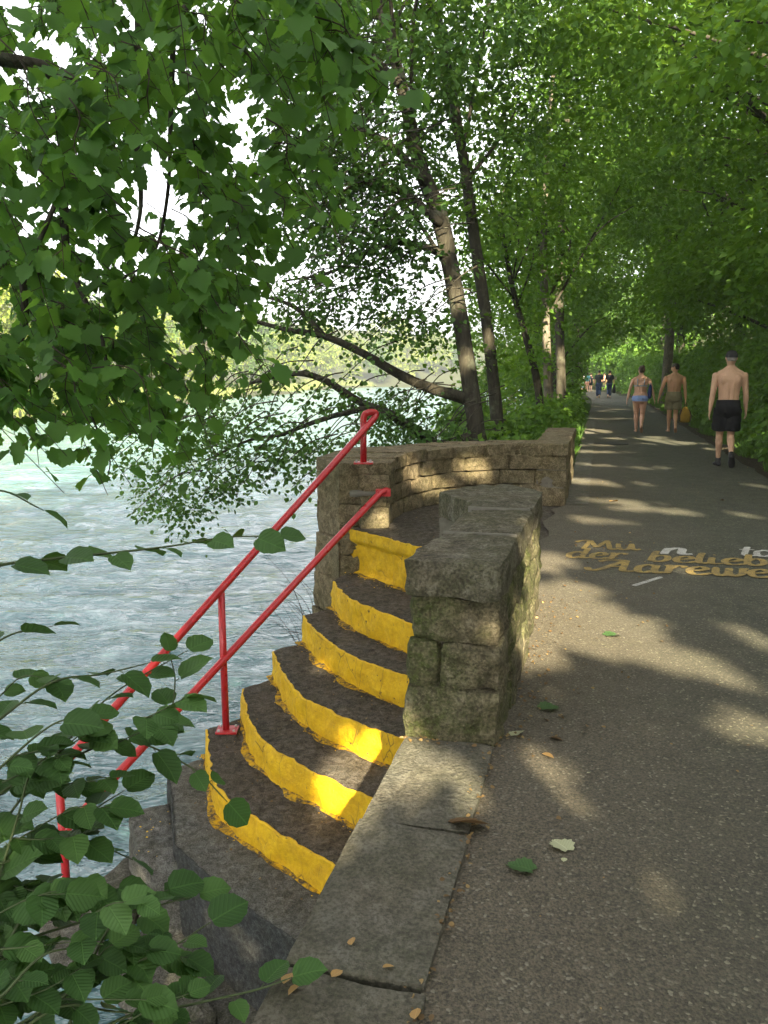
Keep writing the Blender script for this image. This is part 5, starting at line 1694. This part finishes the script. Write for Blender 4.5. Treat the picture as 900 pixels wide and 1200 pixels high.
# ------------------------------------------------------------------ leafy shrub at lower left
hz = thing('hazel_shrub', 'near leafy shrub with round toothed leaves in the lower left corner', 'shrub', (-1.55, 1.0, -2.2))
rng = np.random.default_rng(8)
TW = [[(-120, 1190, 1.55), (-20, 1000, 1.7), (70, 880, 1.85), (130, 815, 1.95), (215, 765, 2.1)],
      [(-120, 1040, 1.6), (0, 930, 1.75), (80, 890, 1.85), (150, 868, 1.95), (225, 900, 2.0), (262, 935, 2.0)],
      [(-120, 720, 1.75), (-20, 668, 1.9), (60, 655, 2.0), (130, 648, 2.05), (200, 640, 2.1), (262, 630, 2.15), (322, 628, 2.2)],
      [(-120, 1230, 1.45), (0, 1120, 1.55), (80, 1085, 1.65), (160, 1068, 1.7), (225, 1050, 1.75)],
      [(-80, 1300, 1.4), (40, 1190, 1.5), (120, 1145, 1.55), (200, 1110, 1.6), (240, 1085, 1.65)],
      [(-120, 930, 1.6), (-10, 850, 1.75), (60, 800, 1.85), (120, 790, 1.95), (170, 778, 2.0)],
      [(-120, 1130, 1.5), (-30, 1030, 1.6), (40, 1000, 1.7), (100, 985, 1.75), (150, 1005, 1.8)],
      [(40, 1290, 1.4), (130, 1200, 1.5), (220, 1178, 1.55), (300, 1160, 1.6), (335, 1148, 1.6)],
      [(150, 868, 1.95), (195, 845, 2.0), (205, 800, 2.05), (200, 770, 2.05)],
      [(-120, 850, 1.65), (-40, 780, 1.8), (10, 745, 1.9), (55, 735, 1.95)],
      [(-140, 620, 1.75), (-50, 590, 1.85), (0, 575, 1.9), (45, 595, 1.95)],
      [(-60, 1250, 1.35), (10, 1160, 1.4), (50, 1120, 1.45), (90, 1110, 1.5)],
      [(-100, 1260, 1.5), (-20, 1080, 1.6), (20, 960, 1.7), (40, 900, 1.75), (95, 865, 1.85)],
      [(60, 1250, 1.5), (110, 1120, 1.6), (150, 1060, 1.65), (190, 1045, 1.7)],
      [(-80, 980, 1.5), (0, 900, 1.6), (60, 850, 1.7), (100, 840, 1.75)],
      [(-90, 1330, 1.3), (0, 1230, 1.4), (70, 1180, 1.45), (130, 1185, 1.5), (190, 1190, 1.5)],
      [(60, 1000, 1.75), (110, 950, 1.8), (140, 930, 1.85)],
      [(0, 1120, 1.55), (50, 1040, 1.62), (95, 1030, 1.68), (130, 1040, 1.7)]]
stems = MB(); lc = []; ld = []; ln = []; ls = []
root = Vector((-1.55, 1.0, -2.25))
for i, pts in enumerate(TW):
    w = [at(*p) for p in pts]
    if pts[0][0] < 0 or pts[0][1] > 1150:
        w = [root + Vector((rng.normal(0, .12), rng.normal(0, .12), 0)), root.lerp(w[0], .6) + Vector((rng.normal(0, .06), 0, .15))] + w
    q = curve_pts(w, 8)
    stems.tube(q, list(np.linspace(.006 if len(w) > 5 else .003, .0016, len(q))), 6)
    s0 = (16 if len(w) > len(pts) else 0)
    seg_ = q[s0:]
    L = sum((b - a).length for a, b in zip(seg_, seg_[1:]))
    n = max(4, int(L / .056))
    rs = resample(seg_, n)
    for j in range(n):
        p = rs[j]; tdir = (rs[min(n - 1, j + 1)] - rs[max(0, j - 1)]).normalized()
        sgn = 1 if j % 2 else -1
        sd = tdir.cross(Vector((0, 0, 1))).normalized() * sgn
        d = (tdir * rng.uniform(.3, .9) + sd * rng.uniform(.5, 1.0) + Vector((0, 0, rng.uniform(-.35, .15)))).normalized()
        if j == n - 1: d = tdir
        b = p + d * .015
        stems.tube([p, b], .0012, 4, False)
        lc.append(tuple(b)); ld.append(tuple(d)); ln.append((rng.normal(0, .34), rng.normal(-.16, .34), 1.0)); ls.append(rng.uniform(.055, .098) * (.80 if b.y < 1.62 else 1.0) * (1 if pts[0][1] > 700 else .85))
for poly, nn_, y0, y1 in [([(-60, 1050), (80, 1040), (200, 1050), (248, 1100), (190, 1210), (-60, 1210)], 21, 1.42, 1.72), ([(-60, 765), (60, 765), (150, 800), (215, 850), (160, 925), (60, 985), (-60, 1010)], 13, 1.65, 1.98),
                          ([(-40, 985), (60, 985), (120, 1040), (-40, 1060)], 4, 1.6, 1.75)]:
    for c in fill(poly, nn_, y0, y1, rng):
        c = Vector(c); a = c + Vector((-rng.uniform(.04, .14), rng.uniform(-.04, .04), -rng.uniform(.0, .08))); e = c + Vector((rng.uniform(.02, .1), rng.uniform(-.03, .05), rng.uniform(-.02, .04)))
        q = curve_pts([a, c, e], 4); stems.tube(q, list(np.linspace(.0022, .001, len(q))), 5)
        for j, p in enumerate((q[1], q[3], q[5], q[7], q[8])):
            an = rng.uniform(-1.3, 1.3)
            lc.append(tuple(p)); ld.append((math.cos(an), math.sin(an), rng.uniform(-.4, .1))); ln.append((rng.normal(0, .3), rng.normal(-.2, .3), 1.0)); ls.append(rng.uniform(.045, .08))
stems.build('stem', M['green_stem'], hz, True)
leaf_cloud('foliage', *map(np.array, (lc, ld, ln, ls)), M['hazel_leaf'], 'hazel', hz, None, rng, True)
# bare twigs at the foot of the bastion
bt = thing('bare_shrub', 'thin bare twigs growing from the water side of the curved wall', 'shrub', (-.75, 7.4, -2.0))
mb = MB()
for i in range(26):
    a = Vector((-.66 + rng.normal(0, .05), 7.45 + rng.normal(0, .15), -1.6 + rng.uniform(-.4, .6)))
    b = a + Vector((rng.uniform(-.45, -.1), rng.uniform(-.3, .1), rng.uniform(.3, 1.1)))
    mb.tube(curve_pts([a, a.lerp(b, .5) + Vector((.05, 0, .1)), b], 4), list(np.linspace(.004, .0012, 9)), 4)
mb.build('stem', M['twig'], bt, True)

# ------------------------------------------------------------------ shrubs and undergrowth
def shrub(name, label, u, v, ru, rv, h, n, size, mat, group, seed, z0=None, stems=7, tpl='diamond'):
    rng = np.random.default_rng(seed)
    u = u + float(bend(v)); g = W(u, v); zb = ground_z(g.x, g.y) if z0 is None else z0
    t = thing(name, label, 'shrub', (g.x, g.y, zb), group)
    ns = max(20, n // 45)
    d = unit(rng.normal(0, 1, (ns, 3))); d[:, 2] = np.abs(d[:, 2]) * 1.05 - .1
    rr = rng.uniform(.45, 1, ns) ** .5
    lu = d[:, 0] * ru * rr; lv = d[:, 1] * rv * rr; lz = d[:, 2] * h * rr
    cen = np.stack([g.x + lu * CA + lv * SA, g.y - lu * SA + lv * CA, zb + lz], 1)
    for i in range(ns):
        gz = ground_z(cen[i, 0], cen[i, 1]); cen[i, 2] = max(cen[i, 2], gz + .12) + (gz - zb) * .35 * (gz > zb)
    nn = np.stack([-.35 * CA + rng.normal(0, .3, ns) + d[:, 0] * .3, -.30 + rng.normal(0, .3, ns) + d[:, 1] * .3, np.full(ns, .8)], 1)
    C, D, N, S, idx = sprays(rng, cen, rng.uniform(.25, .5, ns) * min(1.4, max(.8, h / 1.6)), 45, size, .45, .25, nn)
    uu = C[:, 0] * CA - C[:, 1] * SA
    uu = uu - bend(C[:, 0] * SA + C[:, 1] * CA)
    k = carve(C)
    if u - bend(v) > 2: k &= uu > 2.62
    else: k &= uu < -.36
    leaf_cloud('foliage', C[k], D[k], N[k], S[k], M[mat], tpl, t, np.clip(rng.normal(.5, .2, ns)[idx][k] + rng.normal(0, .14, k.sum()), 0, 1))
    mb = MB()
    for i in range(stems):
        c = Vector(cen[rng.integers(0, ns)]); a = Vector((g.x + rng.normal(0, .1), g.y + rng.normal(0, .1), zb - .05))
        q = curve_pts([a, a.lerp(c, .5) + Vector((0, 0, .15)), c], 4); mb.tube(q, list(np.linspace(.02, .006, len(q))), 5)
    mb.build('stem', M['twig'], t, True)
    return t


RS = [(4.3, 10.2, 1.3, 1.4, 1.6, 'ivy covered bush nearest the viewer on the right slope'), (4.0, 12.4, 1.1, 1.4, 1.5, 'bush on the slope right beside the man in black shorts'),
      (4.1, 14.8, 1.2, 1.5, 1.9, 'bush behind the shoulder of the man in black shorts'), (3.9, 17.2, 1.1, 1.5, 1.8, 'glossy bush between the man in black shorts and the couple'),
      (4.0, 19.8, 1.1, 1.6, 2.2, 'tall bush behind the right arm of the man in black shorts'), (3.9, 22.6, 1.1, 1.7, 2.1, 'bush beside the mustard bag'),
      (3.9, 25.6, 1.1, 1.8, 2.4, 'bush right behind the man in khaki shorts'), (3.9, 29.2, 1.2, 2.0, 2.5, 'bush in front of the bare pale trunk'),
      (4.1, 33.4, 1.2, 2.2, 2.6, 'bush just short of the bare pale trunk'), (4.2, 38.2, 1.1, 2.4, 2.6, 'bush beside the foot of the bare pale trunk'),
      (3.7, 43.5, 1.1, 2.6, 2.6, 'bush past the bare pale trunk on the right edge'), (3.7, 50, 1.2, 3, 2.8, 'bush right of the dark clad walkers'),
      (3.6, 58, 1.2, 3.6, 2.9, 'far bush beyond the dark clad walkers'), (3.6, 68, 1.3, 4.2, 3.2, 'farthest bush on the right before the path end'),
      (5.8, 12, 1.5, 2, 2.2, 'bush higher on the slope at the right picture edge'), (5.7, 17, 1.5, 2.4, 2.6, 'second row bush above the glossy one'), (5.6, 23, 1.5, 2.8, 3, 'second row bush above the couple'), (5.6, 30, 1.6, 3.2, 3.2, 'second row bush below the tall slope trees')]
for i, (u, v, ru, rv, h, lb) in enumerate(RS):
    shrub('slope_bush', lb, u, v, ru, rv, h, int(5200 * (1.0 if v < 35 else .75)), .085 + .0022 * v, 'ivy_leaf' if i % 3 else 'canopy_leaf', 'bushes on the slope right of the path', 400 + i, tpl='oval' if v < 16 else 'diamond')
LS = [(-1.25, 12.7, .65, .7, .75, 'low bush directly behind the end of the curved wall'), (-1.7, 14.6, .9, 1.0, 1.0, 'bush behind the curved wall between the two riverside trunks and the path'), (-1.15, 16.6, .75, 1.0, 1.15, 'bright bush on the left path edge past the curved wall'),
      (-1.1, 19.2, .7, 1.2, 1.25, 'bush at the foot of the pale barked slim tree'), (-1.3, 22.6, .85, 1.5, 1.6, 'bush behind the pale barked slim tree'), (-1.4, 27, .8, 1.8, 1.1, 'bush on the left edge halfway up the path'),
      (-1.5, 33, .75, 2.2, 1.05, 'bush left of the distant walkers'), (-1.6, 41, .8, 3, 1.15, 'bush that half hides the bright group'), (-1.8, 52, .9, 3.5, 1.3, 'farthest bush on the left path edge'),
      (-2.6, 18, 1.0, 1.4, 1.4, 'river side bush below the thin crooked tree'), (-3.2, 24, 1.2, 2.0, 2.0, 'tall river side bush behind the slim trees'), (-3.6, 31, 1.4, 2.4, 2.6, 'large river side bush far up the bank')]
for i, (u, v, ru, rv, h, lb) in enumerate(LS):
    shrub('bank_bush', lb, u, v, ru, rv, h, 3600, .075 + .0022 * v, 'bright_leaf' if i % 2 == 0 else 'canopy_leaf', 'bushes along the left side of the path', 440 + i, z0=-.15)

for i, (u, v, ru, rv, h, lb) in enumerate([(-1.5, 84, 2.4, 2.5, 3.6, 'bush straight ahead where the path swings left'), (1.5, 82, 2.2, 2.5, 4.2, 'tall bush at the outer side of the far bend'), (4.2, 80, 2.2, 2.5, 5, 'tallest bush right of the far bend'),
                                            (-4.5, 92, 3, 2.5, 3.5, 'bush beyond the far bend on the river side'), (-1.0, 96, 3.5, 2.5, 6, 'high bush behind the far bend')]):
    shrub('far_bush', lb, u - float(bend(v)), v, ru, rv, h, 3400, .34, 'canopy_leaf', 'bushes at the far bend', 470 + i)

# grass and ground cover along the right edge
rng = np.random.default_rng(9)
n = 42000
v = 7 + 48 * rng.uniform(0, 1, n) ** 1.7; u = 2.62 + np.abs(rng.normal(0, .62, n)) + .12 * np.sin(v * 2.3)
x = u * CA + v * SA; y = -u * SA + v * CA
z = np.array([ground_z(a, b) for a, b in zip(x, y)]) - .01
C = np.stack([x, y, z], 1)
D = np.stack([rng.normal(0, .55, n), rng.normal(0, .55, n), np.ones(n)], 1); N = np.stack([rng.normal(0, 1, n), rng.normal(-1, .6, n), rng.normal(0, .3, n)], 1)
tag(leaf_cloud('grass', C, D, N, rng.uniform(.06, .20, n) * (1 + .012 * v), M['grass_blade'], 'blade'), 'green grass verge along the right edge of the path', 'grass', None, 'stuff')
n = 15000
v = 8 + 40 * rng.uniform(0, 1, n) ** 1.5; u = 2.95 + np.abs(rng.normal(0, .7, n)); x = u * CA + v * SA; y = -u * SA + v * CA
z = np.array([ground_z(a, b) for a, b in zip(x, y)]) + rng.uniform(.02, .30, n)
tag(leaf_cloud('ground_cover', np.stack([x, y, z], 1), np.stack([rng.normal(0, 1, n), rng.normal(0, 1, n), rng.normal(-.2, .4, n)], 1), np.stack([rng.normal(-.2, .4, n), rng.normal(-.4, .4, n), np.ones(n)], 1),
               rng.uniform(.06, .11, n) * (1 + .015 * v), M['ivy_leaf'], 'oval'), 'ivy and low leafy plants covering the foot of the right slope', 'ground cover', None, 'stuff')
# weeds in the left edge
n = 5000
v = rng.uniform(11.9, 40, n); u = -.40 - np.abs(rng.normal(0, .35, n)); x = u * CA + v * SA; y = -u * SA + v * CA
tag(leaf_cloud('weeds', np.stack([x, y, np.full(n, -.05)], 1), np.stack([rng.normal(0, .5, n), rng.normal(0, .5, n), np.ones(n)], 1), np.stack([rng.normal(0, 1, n), rng.normal(-1, .6, n), rng.normal(0, .3, n)], 1),
               rng.uniform(.10, .28, n), M['grass_blade'], 'blade'), 'weeds along the left edge of the path beyond the curved wall', 'weeds', None, 'stuff')

# ------------------------------------------------------------------ far bank of the river
rng = np.random.default_rng(14)
FB = [(-40, 60, 11), (-36, 72, 13), (-45, 78, 15), (-34, 88, 12), (-40, 98, 15), (-32, 108, 13), (-37, 122, 15), (-29, 132, 13), (-35, 146, 16), (-26, 158, 13), (-30, 176, 15), (-24, 190, 14), (-27, 210, 16), (-18, 228, 14), (-10, 246, 15),
      (-2, 258, 14), (8, 270, 15), (18, 282, 16), (30, 292, 16), (-22, 252, 19), (-48, 112, 17), (-42, 140, 18), (-46, 52, 13), (-38, 44, 12), (-44, 36, 13), (-40, 26, 12), (2, 290, 20)]
for i, (x, y, h) in enumerate(FB):
    b = Vector((x, y, ground_z(x, y) - .2))
    t = thing('far_bank_tree', 'sunlit yellow green tree in the row on the far river bank', 'tree', b, 'trees on the far river bank')
    MB().tube([b, b + Vector((.1, 0, h * .3)), b + Vector((0, 0, h * .75))], [.3, .25, .1], 8).build('trunk', M['bark'], t, True)
    ns = 70
    d = unit(rng.normal(0, 1, (ns, 3))) * (rng.uniform(.3, 1, ns) ** .5)[:, None]
    w = h * rng.uniform(.30, .40)
    cen = np.array([[x, y, b.z + h * .56]]) + d * np.array([[w, w, h * .44]])
    C, D, N, S, idx = sprays(rng, cen, rng.uniform(.9, 1.7, ns), 46, .42 + .0012 * y, .4, .3)
    C[:, 2] = np.maximum(C[:, 2], b.z + .3)
    leaf_cloud('crown', C, D, N, S, M['far_leaf' if i % 3 else 'far_leaf_dark'], 'diamond', t, np.clip(rng.normal(.5, .2, ns)[idx] + rng.normal(0, .15, len(C)), 0, 1))
n = 9000
yy = 20 + 230 * rng.uniform(0, 1, n) ** 1.3; xx = np.array([far_bank_x(q) for q in yy]) - np.abs(rng.normal(0, 2.6, n)) - .6
zz = np.array([ground_z(a, b) for a, b in zip(xx, yy)])
tag(leaf_cloud('reeds', np.stack([xx, yy, zz - .05], 1), np.stack([rng.normal(0, .35, n), rng.normal(0, .35, n), np.ones(n)], 1), np.stack([rng.normal(0, 1, n), rng.normal(-1, .6, n), rng.normal(0, .3, n)], 1),
               rng.uniform(.7, 1.5, n), M['bank_grass'], 'blade'), 'sunlit yellow grass along the far river bank', 'grass', None, 'stuff')
hb = thing('riverside_house', 'small pale house with low roof on the far bank behind the maple leaves', 'house', (-36.5, 64, 0))
g0 = ground_z(-36.5, 64)
mb = MB(); stone(mb, [(-41, 66), (-33, 64.5), (-32.2, 68.5), (-40.2, 70)], g0 - .3, g0 + 2.5, 1, 0, .01, 1.2); mb.build('wall', M['plaster'], hb)
mb = MB(); zr = g0 + 2.5
a, b_, c, d = Vector((-41.5, 65.6, zr)), Vector((-32.6, 63.9, zr)), Vector((-31.6, 69.0, zr)), Vector((-40.6, 70.6, zr)); r0, r1 = Vector((-41.1, 68.1, zr + 1.3)), Vector((-32.1, 66.5, zr + 1.3))
mb.add([a, b_, c, d, r0, r1], [(0, 1, 5, 4), (1, 2, 5), (2, 3, 4, 5), (3, 0, 4), (3, 2, 1, 0)]); mb.build('roof', M['roof_tile'], hb)
for k in range(3):
    p0 = Vector((-39.6 + 2.4 * k, 65.66 - .45 * k, g0 + 1.0)); e = Vector((.9, -.17, 0))
    mesh_obj('window', [p0 + q + Vector((-.01, -.06, 0)) for q in (Vector((0, 0, 0)), e, e + Vector((0, 0, 1)), Vector((0, 0, 1)))] + [p0 + q + Vector((0, .1, 0)) for q in (Vector((0, 0, 0)), e, e + Vector((0, 0, 1)), Vector((0, 0, 1)))],
             [(0, 1, 2, 3), (0, 4, 5, 1), (1, 5, 6, 2), (2, 6, 7, 3), (3, 7, 4, 0)], M['iron'], hb)

# ------------------------------------------------------------------ thin haze, added partly to stand in for a lens glare veil
hm = NT('haze')
pv = hm.n('ShaderNodeVolumePrincipled'); pv.inputs['Color'].default_value = (.86, .93, 1, 1); pv.inputs['Density'].default_value = .0008; pv.inputs['Anisotropy'].default_value = .3
hm.l(pv.outputs[0], hm.out.inputs['Volume'])
hx0, hx1, hy0, hy1, hz0, hz1 = -460, 560, -240, 860, -5, 42
hv = [(x, y, z) for z in (hz0, hz1) for x, y in ((hx0, hy0), (hx1, hy0), (hx1, hy1), (hx0, hy1))]
hz_o = mesh_obj('haze', hv, [(3, 2, 1, 0), (4, 5, 6, 7), (0, 1, 5, 4), (1, 2, 6, 5), (2, 3, 7, 6), (3, 0, 4, 7)], hm.m)
tag(hz_o, 'thin pale haze added over river and path as a veil', 'haze', None, 'stuff')
